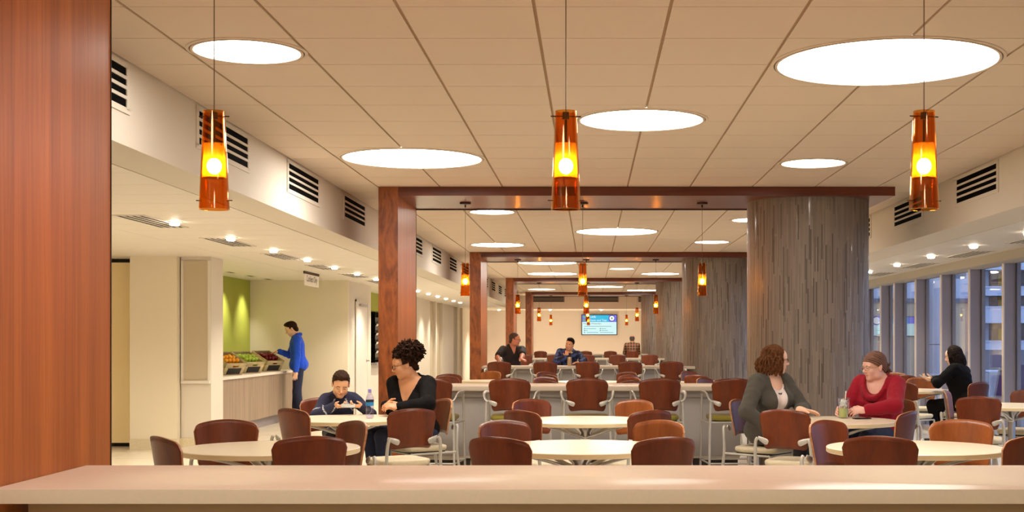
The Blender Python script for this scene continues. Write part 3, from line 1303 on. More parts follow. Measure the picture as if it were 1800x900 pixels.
GT = 'round cafe tables'
TL = (-1.895, 7.62)
TCU = (-1.96, 10.45)
TC1 = (-0.064, 7.70)
TC2 = (-0.045, 10.25)
TW = (1.89, 10.2)
TR = (1.925, 7.65)
TF1 = (4.02, 16.3)
TF2 = (4.07, 12.5)
table(*TL, 'empty round cream table nearest the cherry wood panel', GT)
table(*TCU, 'round cream table where the boy and the woman in black with glasses sit', GT)
table(*TC1, 'empty round cream table just behind the front counter in the middle', GT)
table(*TC2, 'empty round cream table in front of the middle bar stool', GT, 0.0)
table(*TW, 'round cream table between the two women chatting', GT)
table(*TR, 'empty round cream table just behind the front counter on the window side', GT)
table(*TF1, 'round table beside the windows where the woman in black reads a phone', GT, 0.4)
table(*TF2, 'round table beside the windows at the picture edge', GT, 0.2)
for (x, y, lab) in ((-0.06, 16.9, 'round table hidden low behind the second bar counter, in the middle'),
                    (-0.04, 19.5, 'round table behind the second bar counter, in front of the third row of stools'),
                    (-1.5, 19.95, 'round table behind the second bar counter beside the wooden jamb'),
                    (1.87, 19.4, 'round table behind the second bar counter beside the round columns')):
    table(x, y, lab, GT)

G1 = 'chairs round the table by the wood panel'
chair(278, 764, 50, 'dark brown chair between the cherry panel and the empty round table', G1, Y=6.85)
chair(547, 766, -23, 'dark brown chair on the counter side of the panel end table', G1)
chair(398, 737, 163, 'red brown chair facing the camera behind the panel end table', G1)
chair(629, 739, -128, 'brown chair turned toward the panel end table from its far side by the boy', G1)
G2 = 'chairs round the table of the boy and the woman'
chair(508, 716, 42, 'brown chair with grey bracket at the near side of the boy, beside the fruit counter', G2, Y=9.62)
chair(728, 717, -34, 'upright backed chair with two grey brackets in front of the woman in black with glasses', G2, Y=9.58)
chair(565, 699, 155, 'red brown chair the boy sits on', G2, Y=11.42)
seat_chair(-1.48, 11.065, -122, 'chair the woman in black with glasses sits on', G2)
G3 = 'chairs round the middle near table'
chair(871, 764, 30, 'dark chair at the near middle table on the panel side, lowest and closest', G3, Y=6.8)
chair(1174, 764, -30, 'dark chair at the near middle table on the column side, lowest and closest', G3, Y=6.8)
chair(881, 738, 142, 'reddish chair facing the camera behind the near middle table, panel side', G3)
chair(1164, 738, -142, 'orange brown chair facing the camera behind the near middle table, column side', G3, pale=True)
G4 = 'chairs round the second middle table'
chair(911, 719, 44, 'dark chair turned away at the second middle table, panel side', G4, Y=9.38)
chair(1148, 720, -35, 'brown chair turned away at the second middle table, column side', G4, Y=9.38)
chair(930, 701, 144, 'reddish chair facing the camera in front of the bar stools, panel side', G4)
chair(1120, 702, -142, 'pale orange chair facing the camera in front of the bar stools, column side', G4, pale=True)
G5 = 'chairs round the table of the two women'
chair(1376, 719, 30, 'upright chair with two grey brackets right in front of the woman in the grey cardigan', G5)
seat_chair(1.46, 10.90, 126, 'chair the woman in the grey cardigan sits on', G5)
chair(1603, 722, -56, 'reddish chair turned away beside the elbow of the woman in crimson', G5)
seat_chair(2.46, 10.95, -132, 'chair the woman in crimson sits on', G5)
G6 = 'chairs round the near window side table'
chair(1545, 766, 20, 'dark chair on the counter side of the near window side table', G6)
chair(1447, 738, 137, 'purplish brown chair facing the camera, in front of the hands of the woman in grey', G6)
chair(1689, 737, -166, 'pale orange chair facing the camera behind the near window side table', G6, pale=True)
chair(1814, 765, -38, 'dark chair cut by the picture edge at the near window side table', G6)
G7 = 'chairs round the table at the picture edge by the windows'
chair(1720, 694, 17, 'brown chair with a grey bracket turned away at the table by the picture edge', G7, Y=11.62)
chair(1660, 687, 112, 'chair with a lilac sheen side on to the table by the picture edge', G7, Y=13.05)
chair(1812, 689, -142, 'reddish chair facing the camera at the picture edge by the windows', G7, Y=13.2)
G8 = 'chairs round the table by the windows'
seat_chair(4.56, 15.80, -36, 'chair the woman in black with a phone sits on', G8)
chair(1619, 663, -172, 'pale orange chair facing the camera across from the woman with a phone', G8, pale=True)
chair(1584, 672, 42, 'dark chair just behind the shoulder of the woman in crimson', G8)
chair(1588, 659, 10, 'dark chair back seen low above the crimson shoulder, second from the windows', G8)
chair(1571, 654, -160, 'orange chair back peeping out behind the headwrap', G8, pale=True)
G9 = 'chairs behind the second bar counter'
o9 = [(788, 657, 160, 'chair back with a dark top edge above the second counter near the burl jamb', None),
      (784, 661, 30, 'lower chair back nested before another above the second counter near the burl jamb', 18.0),
      (865, 652, -150, 'small orange chair back above the second counter in front of a stool', None),
      (958, 653, 142, 'farthest of the nested chair backs over the second counter, panel side of the middle', None),
      (961, 661, 48, 'middle one of the nested chair backs over the second counter, panel side of the middle', 18.7),
      (955, 663, 142, 'lower one of the nested chair backs over the second counter, panel side of the middle', 17.6),
      (958, 669, 40, 'lowest nested chair back over the second counter, panel side of the middle', 16.1),
      (1104, 653, -142, 'farthest of the nested chair backs over the second counter, column side of the middle', None),
      (1107, 660, -45, 'middle one of the nested chair backs over the second counter, column side of the middle', 18.7),
      (1108, 664, -142, 'lower one of the nested chair backs over the second counter, column side of the middle', 17.6),
      (1112, 668, -40, 'lowest nested chair back over the second counter, column side of the middle', 16.1),
      (1208, 652, 137, 'farthest of the chair backs nested in front of the second grey column', None),
      (1222, 659, 30, 'middle one of the chair backs nested in front of the second grey column', 18.6),
      (1235, 665, 130, 'lowest of the chair backs nested in front of the second grey column', 17.2)]
for px, tp, hd, lab, YY in o9:
    chair(px, tp, hd, lab, G9, Y=YY, pale=(px == 865))

SG = ['bar stools at the second counter', 'bar stools at the third counter', 'bar stools at the fourth counter', 'bar stools at the farthest counter']
names5 = ['first', 'second', 'third', 'fourth', 'fifth']
for i, px in enumerate((757, 895, 1032, 1160.5, 1289)):
    stool(px, 12.25, (4, 3, 0, -3, -3)[i], 'bar stool with an olive seat at the second counter, %s from the burl jamb' % names5[i], SG[0])
for i, px in enumerate((877, 958, 1033, 1108, 1181)):
    stool(px, 21.5, (2, 2, 0, -2, -2)[i], 'bar stool at the counter of the dark-shirted man, %s from the jamb' % names5[i], SG[1])
for i, px in enumerate((921, 976, 1031, 1085, 1142)):
    stool(px, 30.8, 0, 'small bar stool at the fourth counter, %s from the jamb' % names5[i], SG[2])
for i, px in enumerate((950, 990, 1029.5, 1073, 1112)):
    stool(px, 40.2, 0, 'tiny bar stool at the farthest counter, %s from the jamb' % names5[i], SG[3])
# the two stools the men at the third counter sit on
place('stool', make_stool, (-1.47, 23.63, 0), -math.radians(160), 'bar stool under the dark-shirted man behind the third counter', 'stools behind the third counter')
place('stool', make_stool, (-0.44, 23.60, 0), -math.radians(184), 'bar stool under the boy in the navy jacket behind the third counter', 'stools behind the third counter')

# ------------------------------------------------------------------ servery counter, crates, fruit
t = thing('servery_counter', 'wood fronted counter with a white top carrying three fruit crates', 'counter', (-5.545, 19.68, 0))
b = MB()
b.b2(-0.44, 0.46, -2.9, 2.95, 0.81, 0.85, bevel=0.003)
obj('countertop', b, ['quartz'], t)
b = MB()
for k, (a, c) in enumerate(((-2.85, -2.05), (-2.05, -1.1), (-1.1, -0.15), (-0.15, 0.8), (0.8, 1.75), (1.75, 2.9))):
    b.b2(-0.43, 0.43, a + 0.003, c - 0.003, 0.15, 0.809)
obj('front_panel', b, ['grey_wood'], t)
b = MB()
b.b2(-0.42, 0.38, -2.85, 2.85, 0.0, 0.15)
obj('toe_kick', b, ['mullion'], t)

plain('chalkboard', srgb(36, 32, 26), 0.6)
plain('orange_skin', srgb(252, 172, 36), 0.45, bump=0.2, bscale=250, vary=0.12, vscale=12)
plain('green_skin', srgb(186, 214, 78), 0.28, vary=0.12, vscale=20)
plain('red_skin', srgb(120, 18, 20), 0.22, vary=0.3, vscale=30)
plain('stalk', srgb(70, 46, 24), 0.7)
WCR, DCR, HCR = 0.42, 0.36, 0.19


def crate(loc, rz, label):
    t = thing('fruit_crate', label, 'crate', loc, rz, 'wooden fruit crates')
    t.rotation_euler = (math.radians(28), 0, rz)
    # local: front at -Y, origin at the front bottom edge
    b = MB()
    tk = 0.014
    b.b2(-WCR / 2, WCR / 2, 0.0, DCR, 0.0, tk)
    b.b2(-WCR / 2 + 0.01, WCR / 2 - 0.01, 0.012, DCR - 0.014, tk, 0.078)
    obj('bottom', b, ['crate_wood'], t)
    b = MB()
    for k in range(2):
        b.b2(-WCR / 2, -WCR / 2 + tk, 0.0, DCR, 0.005 + 0.097 * k, 0.005 + 0.093 + 0.097 * k, bevel=0.002)
    obj('side_panel', b, ['crate_wood'], t)
    b = MB()
    for k in range(2):
        b.b2(WCR / 2 - tk, WCR / 2, 0.0, DCR, 0.005 + 0.097 * k, 0.005 + 0.093 + 0.097 * k, bevel=0.002)
    obj('side_panel', b, ['crate_wood'], t)
    for y0 in (-0.002, DCR - tk):
        b = MB()
        b.b2(-WCR / 2, WCR / 2, y0, y0 + tk, 0.0, 0.125, bevel=0.002)
        b.b2(-WCR / 2, -0.06, y0, y0 + tk, 0.125, 0.155)
        b.b2(0.06, WCR / 2, y0, y0 + tk, 0.125, 0.155)
        b.b2(-WCR / 2, WCR / 2, y0, y0 + tk, 0.155, HCR + 0.005, bevel=0.002)
        obj('front_panel' if y0 < 0.1 else 'back_panel', b, ['crate_wood'], t)
    b = MB()
    b.b2(-0.14, 0.14, -0.008, -0.0015, 0.02, 0.115)
    obj('label_board', b, ['chalkboard'], t)['label'] = 'blank black label board'
    b = MB()
    # feet that prop up the rear, upright in the world
    ang = math.radians(28)
    down = Matrix.Rotation(-ang, 3, 'X')
    h = (DCR - 0.05) * math.sin(ang) - 0.004
    for x in (-0.14, 0.14):
        c = Vector((x, DCR - 0.05, 0)) + down @ Vector((0, 0, -h / 2))
        b.box(c, (0.024, 0.024, h), down)
    obj('prop_foot', b, ['crate_wood'], t)
    return t


def fruit_mesh(kind):
    b = MB()
    if kind == 'orange':
        b.lathe([(0, -0.036), (0.012, -0.0345), (0.024, -0.0275), (0.033, -0.0155), (0.0365, 0.0), (0.034, 0.015), (0.025, 0.027), (0.012, 0.034), (0.004, 0.035), (0, 0.0335)], n=20)
        body = b.mesh('orange', ['orange_skin'])
        b = MB()
        b.lathe([(0, 0.036), (0.003, 0.0358), (0.004, 0.034), (0, 0.033)], n=8)
        return body, b.mesh('stem_scar', ['stalk'])
    b = MB()
    b.lathe([(0, -0.029), (0.006, -0.0315), (0.015, -0.033), (0.027, -0.024), (0.0355, -0.006), (0.0375, 0.008), (0.034, 0.022), (0.024, 0.031), (0.013, 0.0325), (0.006, 0.029), (0, 0.0245)], n=20)
    body = b.mesh('apple', ['green_skin' if kind == 'green' else 'red_skin'])
    b = MB()
    b.tube([(0, 0, 0.024), (0.001, 0, 0.034), (0.004, 0.001, 0.042)], [0.0016, 0.0014, 0.002], 6)
    return body, b.mesh('stalk', ['stalk'])


FR = {k: fruit_mesh(k) for k in ('orange', 'green', 'red')}


def fill(crate_obj, kind, label, group, n_extra):
    bpy.context.view_layer.update()
    M = crate_obj.matrix_world.copy()
    body, st = FR[kind]
    spots = []
    for j in range(4):
        for i in range(5):
            spots.append((-0.152 + 0.076 * i + (0.004 if j % 2 else -0.004), 0.062 + 0.078 * j, 0.124 + 0.006 * j))
    for k in range(n_extra):
        i, j = k % 4, k // 4
        spots.append((-0.114 + 0.076 * i, 0.10 + 0.08 * j + 0.01, 0.184 + 0.004 * j))
    for k, (x, y, z) in enumerate(spots):
        p = M @ Vector((x + rng.uniform(-0.005, 0.005), y + rng.uniform(-0.005, 0.005), z + rng.uniform(-0.005, 0.008)))
        o = link('orange' if kind == 'orange' else 'apple', body, None, p)
        o.rotation_euler = (rng.uniform(-0.7, 0.7), rng.uniform(-0.7, 0.7), rng.uniform(0, 6.28))
        s = rng.uniform(0.90, 0.97)
        o.scale = (s, s, s)
        tag(o, label, 'fruit', group)
        link(st.name.split('.')[0], st, o)


RZC = math.radians(64)
c1 = crate((-5.27, 18.95, 0.852), RZC, 'wooden crate of oranges nearest the papered pier, propped up at the back')
c2 = crate((-5.26, 20.0, 0.852), RZC, 'wooden crate of green apples between the oranges and the red apples')
c3 = crate((-5.23, 21.15, 0.852), RZC, 'wooden crate of dark red apples in front of the man in blue')
fill(c1, 'orange', 'bright orange piled with others in the wooden crate by the pier', 'oranges in the crate', 8)
fill(c2, 'green', 'green apple piled with others in the middle wooden crate', 'green apples in the crate', 8)
fill(c3, 'red', 'dark red apple piled with others in the crate by the man in blue', 'red apples in the crate', 8)

# hanging sign over the servery
plain('sign_white', srgb(244, 236, 222), 0.5)
plain('ink', srgb(78, 62, 44), 0.6)
t = thing('hanging_sign', 'small white sign hung from the servery ceiling by a dark rail', 'sign', (-4.33, 20.0, 2.41))
t.rotation_euler = (0, 0, math.radians(90))
b = MB()
b.b2(-0.50, 0.50, -0.006, 0.006, -0.215, -0.03)
obj('panel', b, ['sign_white'], t)
b = MB()
b.b2(-0.52, 0.52, -0.012, 0.012, -0.04, 0.0)
obj('rail', b, ['stalk'], t)


def text(name, s, size, mat, parent, loc, rot=(PI / 2, 0, 0), align='LEFT', shear=0.0, ext=0.0):
    cu = bpy.data.curves.new(name, 'FONT')
    cu.body = s
    cu.size = size
    cu.align_x = align
    cu.shear = shear
    cu.extrude = ext
    cu.materials.append(MATS[mat])
    tmp = bpy.data.objects.new('tmp', cu)
    C.objects.link(tmp)
    dg = bpy.context.evaluated_depsgraph_get()
    me = bpy.data.meshes.new_from_object(tmp.evaluated_get(dg))
    bpy.data.objects.remove(tmp)
    o = bpy.data.objects.new(name, me)
    C.objects.link(o)
    o.parent = parent
    o.location = loc
    o.rotation_euler = rot
    return o


text('lettering', 'Cashless Only', 0.135, 'ink', t, (0, -0.0075, -0.15), align='CENTER', shear=0.1)

# display rack with papers on the green back wall
t = thing('wall_rack', 'tall black display rack of leaflets on the green wall beside the burl jamb', 'rack', (-4.86, 29.2, 0))
b = MB()
b.b2(-0.02, 0.02, -0.75, 0.75, 0.86, 1.98)
b.b2(0.02, 0.10, -0.75, -0.72, 0.86, 1.98)
b.b2(0.02, 0.10, 0.72, 0.75, 0.86, 1.98)
obj('back_board', b, ['black_void'], t)
for k in range(5):
    b = MB()
    b.box((0.07, 0.0, 1.0 + 0.2 * k), (0.006, 1.44, 0.13), Matrix.Rotation(math.radians(25), 3, 'Y'))
    b.b2(0.02, 0.10, -0.72, 0.72, 0.925 + 0.2 * k, 0.935 + 0.2 * k)
    obj('shelf', b, ['black_metal'], t)
b = MB()
b.b2(-0.02, 0.14, -0.78, 0.78, 0.80, 0.86)
obj('ledge', b, ['mullion'], t)
for k in range(4):
    for q in range(3):
        b = MB()
        b.box((0.085, -0.42 + 0.42 * q, 1.07 + 0.2 * k), (0.008, 0.24, 0.10), Matrix.Rotation(math.radians(25), 3, 'Y'))
        o = obj('leaflet', b, ['sign_white'], None, (-4.86, 29.2, 0))
        tag(o, 'pale leaflet standing in a shelf of the black wall rack', 'leaflet', 'leaflets in the wall rack')

# wall screen
emit('screen_cyan', srgb(0, 190, 232), 0.81)
emit('screen_violet', srgb(120, 120, 245), 0.76)
emit('screen_pale', srgb(214, 250, 250), 0.81)
emit('screen_white', (1, 1, 1, 1), 0.85)
emit('screen_blue', srgb(70, 60, 190), 0.68)
emit('screen_green', srgb(110, 190, 110), 0.68)
emit('screen_teal', srgb(60, 170, 190), 0.68)
emit('screen_ink', srgb(30, 90, 110), 0.51)
t = thing('wall_screen', 'wide wall mounted screen with a turquoise heading and pale blue page', 'screen', (0.30, 46.98, 1.90))
b = MB()
b.b2(-0.65, 0.65, -0.05, 0.0, -0.375, 0.375, bevel=0.006)
obj('housing', b, ['black_metal'], t)
b = MB()
b.b2(-0.625, 0.625, -0.054, -0.05, -0.35, 0.10)
obj('page', b, ['screen_pale'], t)
b = MB()
b.b2(-0.40, 0.34, -0.054, -0.05, 0.10, 0.35)
b.mi = 1
b.b2(-0.625, -0.40, -0.054, -0.05, 0.10, 0.35)
b.b2(0.34, 0.625, -0.054, -0.05, 0.10, 0.35)
obj('heading_band', b, ['screen_cyan', 'screen_violet'], t)
b = MB()
RX = Matrix.Rotation(PI / 2, 3, 'X')
b.lathe([(0, 0), (0.115, 0), (0.115, 0.004), (0, 0.004)], (0.455, -0.055, 0.235), 36, RX)
b.mi = 1
b.lathe([(0, 0), (0.088, 0), (0.088, 0.004), (0, 0.004)], (0.455, -0.0585, 0.235), 36, RX)
b.mi = 2
b.box((0.455, -0.064, 0.235), (0.055, 0.003, 0.07))
obj('emblem', b, ['screen_blue', 'screen_white', 'screen_green'], t)
b = MB()
b.b2(-0.59, -0.50, -0.057, -0.054, 0.25, 0.32)
b.b2(-0.59, -0.50, -0.057, -0.054, 0.13, 0.20)
obj('picture_mark', b, ['screen_green'], t)
text('lettering', 'CAFE', 0.10, 'screen_white', t, (-0.36, -0.056, 0.25))
text('lettering', 'Taste and Test', 0.105, 'screen_white', t, (-0.36, -0.056, 0.13))
text('lettering', 'Nutrition Wednesdays', 0.07, 'screen_ink', t, (-0.58, -0.056, 0.02))
b = MB()
for r, (x, L) in enumerate(((-0.56, 1.0),)):
    b.b2(x, x + L, -0.056, -0.054, -0.065, -0.05)
for (x, z, L) in ((-0.50, -0.14, 0.38), (-0.50, -0.21, 0.08), (-0.46, -0.28, 0.42), (0.07, -0.14, 0.18), (0.07, -0.21, 0.24), (0.02, -0.28, 0.48)):
    b.b2(x, x + L, -0.056, -0.054, z - 0.008, z + 0.008)
obj('text_line', b, ['screen_teal'], t)
b = MB()
for (x, z) in ((-0.55, -0.14), (-0.55, -0.21), (-0.55, -0.28), (0.02, -0.14), (0.02, -0.21)):
    b.b2(x, x + 0.03, -0.056, -0.054, z - 0.018, z + 0.018)
obj('bullet', b, ['screen_ink'], t)

# ------------------------------------------------------------------ small things on the tables
thin_glass('clear_plastic', (0.93, 0.95, 0.97, 1), 0.06, 0.05, 3.0)
thin_glass('violet_plastic', (0.82, 0.80, 0.95, 1), 0.06, 0.05, 3.0)
plain('lemonade', srgb(206, 210, 110), 0.2)
plain('ice_white', srgb(235, 232, 225), 0.3)
plain('label_black', srgb(22, 22, 34), 0.4)
plain('label_blue', srgb(40, 130, 190), 0.4)
plain('cap_violet', srgb(150, 140, 215), 0.4)
plain('phone_white', srgb(164, 160, 150), 0.4)
plain('phone_black', srgb(22, 20, 22), 0.25)
plain('tan_metal', srgb(190, 158, 116), 0.3, metal=0.3)


def bottle(loc, h, r, label, mat='clear_plastic', wrap=True):
    t = thing('water_bottle', label, 'bottle', loc)
    s = h / 0.26
    b = MB()
    prof = [(0, 0.004), (r * 0.8, 0.0), (r, 0.008), (r, 0.05 * s), (r * 0.95, 0.06 * s), (r, 0.07 * s), (r, 0.155 * s), (r * 0.92, 0.185 * s), (r * 0.6, 0.212 * s), (r * 0.36, 0.226 * s), (r * 0.36, 0.245 * s)]
    b.lathe(prof, n=28)
    obj('bottle_body', b, [mat], t)
    b = MB()
    b.lathe([(r * 0.42, 0.228 * s), (r * 0.43, 0.258 * s), (r * 0.25, 0.262 * s), (0, 0.262 * s)], n=20)
    obj('cap', b, ['cap_violet' if wrap else 'sign_white'], t)
    if wrap:
        b = MB()
        b.lathe([(r + 0.0008, 0.115 * s), (r + 0.0008, 0.165 * s)], n=28)
        b.mi = 1
        b.lathe([(r + 0.001, 0.112 * s), (r + 0.001, 0.145 * s)], n=28)
        obj('wrapper', b, ['label_black', 'label_blue'], t)
    return t


p = at(650, 734, 10.4)
bottle((p.x, p.y, 0.742), 0.235, 0.032, 'clear water bottle with a dark and blue wrapper between the boy and the woman', 'violet_plastic')
p = at(880, 640, 22.6)
bottle((p.x, p.y, 0.913), 0.15, 0.045, 'clear squat bottle on the counter by the arm of the dark-shirted man', 'clear_plastic', False)
# cup with straw
t = thing('drink_cup', 'clear cup of pale lemonade with a white straw between the two women', 'cup', (2.04, 10.44, 0.742))
t.scale = (1.15, 1.15, 1.15)
b = MB()
b.lathe([(0, 0.002), (0.033, 0.0), (0.036, 0.06), (0.044, 0.135), (0.046, 0.137), (0.043, 0.137), (0.0345, 0.06), (0.0315, 0.004), (0, 0.004)], n=32)
obj('cup_body', b, ['clear_plastic'], t)
b = MB()
b.lathe([(0, 0.006), (0.0305, 0.006), (0.0345, 0.068), (0, 0.068)], n=28)
obj('lemonade', b, ['lemonade'], t)
b = MB()
for k in range(7):
    b.box((0.014 * math.cos(k * 2.4), 0.014 * math.sin(k * 2.4), 0.084 + 0.006 * k), (0.02, 0.02, 0.018), Matrix.Rotation(k * 1.1, 3, 'Z') @ Matrix.Rotation(k * 0.7, 3, 'X'), bevel=0.003)
obj('ice', b, ['ice_white'], t)
b = MB()
b.lathe([(0.047, 0.136), (0.048, 0.143), (0.03, 0.147), (0, 0.148)], n=32)
obj('lid', b, ['clear_plastic'], t)
b = MB()
b.tube([(0.006, 0, 0.05), (0.018, 0, 0.19)], 0.0038, 10)
obj('straw', b, ['sign_white'], t)

b = MB()
b.box((0, 0, 0.0045), (0.14, 0.068, 0.009), bevel=0.004)
o = obj('phone', b, ['phone_black'], None, (2.165, 10.33, 0.742), 0.25)
tag(o, 'black phone lying by the cup of lemonade', 'phone')
p = at(1001, 645, 22.42)
t = thing('tumbler', 'tan metal tumbler on the counter in front of the boy in the navy jacket', 'tumbler', (p.x, 22.42, 0.913))
b = MB()
b.lathe([(0, 0), (0.034, 0), (0.037, 0.01), (0.037, 0.15), (0.034, 0.156), (0, 0.156)], n=28)
obj('tumbler_body', b, ['tan_metal'], t)
b = MB()
b.lathe([(0.035, 0.156), (0.036, 0.182), (0.03, 0.188), (0, 0.188)], n=24)
obj('lid', b, ['black_metal'], t)

# ------------------------------------------------------------------ outside the windows
plain('paving', srgb(120, 124, 134), 0.8, vary=0.1, vscale=3)
plain('facade_pale', srgb(208, 218, 236), 0.7)
plain('facade_grey', srgb(118, 124, 136), 0.7)
plain('facade_green', srgb(90, 130, 110), 0.3)
plain('pane_dark', srgb(60, 66, 70), 0.15)
plain('curtain_yellow', srgb(190, 170, 80), 0.7)
plain('curtain_violet', srgb(140, 100, 190), 0.7)
plain('sling_blue', srgb(46, 62, 120), 0.7, bump=0.3, bscale=200)
plain('alu', srgb(200, 208, 216), 0.35, metal=0.5)
b = MB()
b.b2(5.2, 60.0, 2.0, 110.0, -0.14, -0.02)
o = struct('ground_outside', b, ['paving'])
t = thing('office_building', 'pale blue balconied building across the courtyard seen through the windows', 'building', (26.0, 72.0, -0.02))
b = MB()
b.b2(-4.9, 14, 0.6, 12, 0, 9)
obj('facade', b, ['facade_grey'], t)
for k, (z0, z1) in enumerate(((-0.0, 0.0), (0.7, 1.32), (2.28, 3.2), (3.78, 4.3), (5.2, 6.2))):
    if z1 <= z0:
        continue
    b = MB()
    b.b2(-4.8, 14, -1.2, 0.4, z0, z1)
    b.b2(-4.85, 14, -1.26, 0.4, z1 - 0.08, z1)
    obj('balcony', b, ['facade_pale'], t)
for k, z in enumerate((1.36, 3.22, 4.4)):
    for q in range(5):
        x = -3.6 + 3.2 * q
        b = MB()
        b.b2(x, x + 2.0, 0.5, 0.6, z, z + 0.62)
        f = obj('window', b, ['pane_dark'], t)
        b = MB()
        b.b2(x + 0.45, x + 0.75, 0.46, 0.5, z, z + 0.62)
        b.mi = 1
        b.b2(x + 0.75, x + 1.5, 0.46, 0.5, z, z + 0.62)
        obj('curtain', b, ['curtain_yellow', 'curtain_violet' if (k == 0) else 'pane_dark'], f)
b = MB()
b.b2(-4.9, -3.7, 0.42, 0.6, 0.7, 6.0)
obj('pier', b, ['facade_pale'], t)
t = thing('glass_tower', 'green glazed building beyond the courtyard with pale floor lines', 'building', (20.2, 74.0, -0.02))
b = MB()
b.b2(-1.0, 0.7, 0, 6, 0, 4.6)
obj('green_glazing', b, ['facade_green'], t)
b = MB()
for k in range(6):
    b.b2(-1.05, 0.75, -0.05, 0.0, 0.7 * k + 0.4, 0.7 * k + 0.46)
obj('floor_line', b, ['alu'], t)
t = thing('low_wall', 'low grey garden wall beneath the pale balconied building', 'wall', (24.0, 60.0, -0.02))
b = MB()
b.b2(-8, 12, 0, 0.4, 0, 0.9)
obj('wall_body', b, ['facade_grey'], t)
b = MB()
b.b2(-8.05, 12, -0.04, 0.44, 0.9, 0.95)
obj('coping', b, ['facade_pale'], t)
t = thing('outdoor_column', 'round pale concrete column standing just outside the windows', 'column', (7.0, 26.4, -0.02))
b = MB()
b.lathe([(0, 0), (0.2, 0), (0.2, 3.0), (0, 3.0)], n=32)
obj('shaft', b, ['facade_pale'], t)
b = MB()
b.lathe([(0.203, 1.28), (0.203, 1.30)], n=32)
obj('joint', b, ['facade_grey'], t)
b = MB()
b.b2(5.3, 6.5, 4.0, 40.0, 2.62, 2.8)
struct('roof_canopy', b, ['facade_grey'])


def patio_chair(loc, rz, label):
    t = thing('patio_chair', label, 'patio chair', loc, rz, 'sling chairs on the patio')
    b = MB()
    b.box((0, 0.2, 0.62), (0.5, 0.012, 0.62), Matrix.Rotation(math.radians(-18), 3, 'X'))
    obj('backrest', b, ['sling_blue'], t)
    b = MB()
    b.box((0, -0.06, 0.36), (0.5, 0.46, 0.012), Matrix.Rotation(math.radians(6), 3, 'X'))
    obj('seat', b, ['sling_blue'], t)
    for s in (-1, 1):
        b = MB()
        b.tube(bend([(s * 0.27, 0.32, 0.95), (s * 0.27, 0.12, 0.36), (s * 0.27, -0.30, 0.34), (s * 0.27, -0.32, 0.0)], 4), 0.014, 10)
        obj('side_frame', b, ['alu'], t)
        b = MB()
        b.tube([(s * 0.27, 0.14, 0.40), (s * 0.27, 0.30, 0.0)], 0.014, 10)
        obj('leg', b, ['alu'], t)
    return t


patio_chair((6.55, 20.6, -0.02), math.radians(-162), 'blue sling patio chair just outside the window by the picture edge')
patio_chair((8.3, 24.6, -0.02), math.radians(150), 'blue sling patio chair farther out on the patio')
for (x, y, lab) in ((6.45, 23.6, 'white patio table outside behind the woman with a phone'), (8.2, 26.3, 'white patio table farther out, over the blue sling chair')):
    t = thing('patio_table', lab, 'patio table', (x, y, -0.02), 0.3)
    b = MB()
    b.box((0, 0, 0.74), (0.8, 0.8, 0.03), bevel=0.006)
    obj('tabletop', b, ['facade_pale'], t)
    for sx in (-1, 1):
        for sy in (-1, 1):
            b = MB()
            b.tube([(sx * 0.36, sy * 0.36, 0), (sx * 0.34, sy * 0.34, 0.73)], 0.016, 10)
            obj('leg', b, ['alu'], t)

# added wall and mirrored screen beyond the far panes, standing in for a reflection
t = thing('stand_in_wall', 'added pale wood panelled wall behind the mirrored screen in the far windows', 'wall', (11.0, 47.0, -0.02))
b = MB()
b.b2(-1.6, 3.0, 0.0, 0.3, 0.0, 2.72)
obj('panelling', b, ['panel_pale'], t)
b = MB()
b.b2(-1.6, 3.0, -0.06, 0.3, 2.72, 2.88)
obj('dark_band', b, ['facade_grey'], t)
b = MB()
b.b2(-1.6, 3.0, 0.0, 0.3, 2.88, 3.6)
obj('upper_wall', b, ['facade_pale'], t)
t = thing('stand_in_screen', 'added mirrored turquoise headed screen standing in for a reflection in the far windows', 'screen', (10.96, 46.98, 1.84))
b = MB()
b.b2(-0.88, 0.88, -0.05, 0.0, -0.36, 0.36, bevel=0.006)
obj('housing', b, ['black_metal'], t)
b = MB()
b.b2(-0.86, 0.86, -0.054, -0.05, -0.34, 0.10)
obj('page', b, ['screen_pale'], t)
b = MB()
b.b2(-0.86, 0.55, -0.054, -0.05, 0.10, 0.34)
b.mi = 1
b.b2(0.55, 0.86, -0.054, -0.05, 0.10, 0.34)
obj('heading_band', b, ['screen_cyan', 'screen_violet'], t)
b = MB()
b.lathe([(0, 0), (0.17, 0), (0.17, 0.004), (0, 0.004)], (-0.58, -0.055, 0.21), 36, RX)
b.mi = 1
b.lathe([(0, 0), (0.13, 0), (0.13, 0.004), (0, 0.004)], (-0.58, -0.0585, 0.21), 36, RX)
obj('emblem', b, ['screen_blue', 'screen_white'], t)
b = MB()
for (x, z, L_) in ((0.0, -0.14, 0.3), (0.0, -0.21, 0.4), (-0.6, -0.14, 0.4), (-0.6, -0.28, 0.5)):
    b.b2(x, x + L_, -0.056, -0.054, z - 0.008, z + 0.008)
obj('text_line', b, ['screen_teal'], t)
# ------------------------------------------------------------------ people: smooth-union distance fields meshed with surface nets
f32 = np.float32


def V3(*a):
    return np.array(a, dtype=float)


def axis_pts(lo, hi, coarse, fine, ivs):
    out = [lo]
    while out[-1] < hi:
        p = out[-1]
        st = fine if any(a - coarse <= p <= b for a, b in ivs) else coarse
        out.append(p + st)
    return np.array(out, dtype=f32)


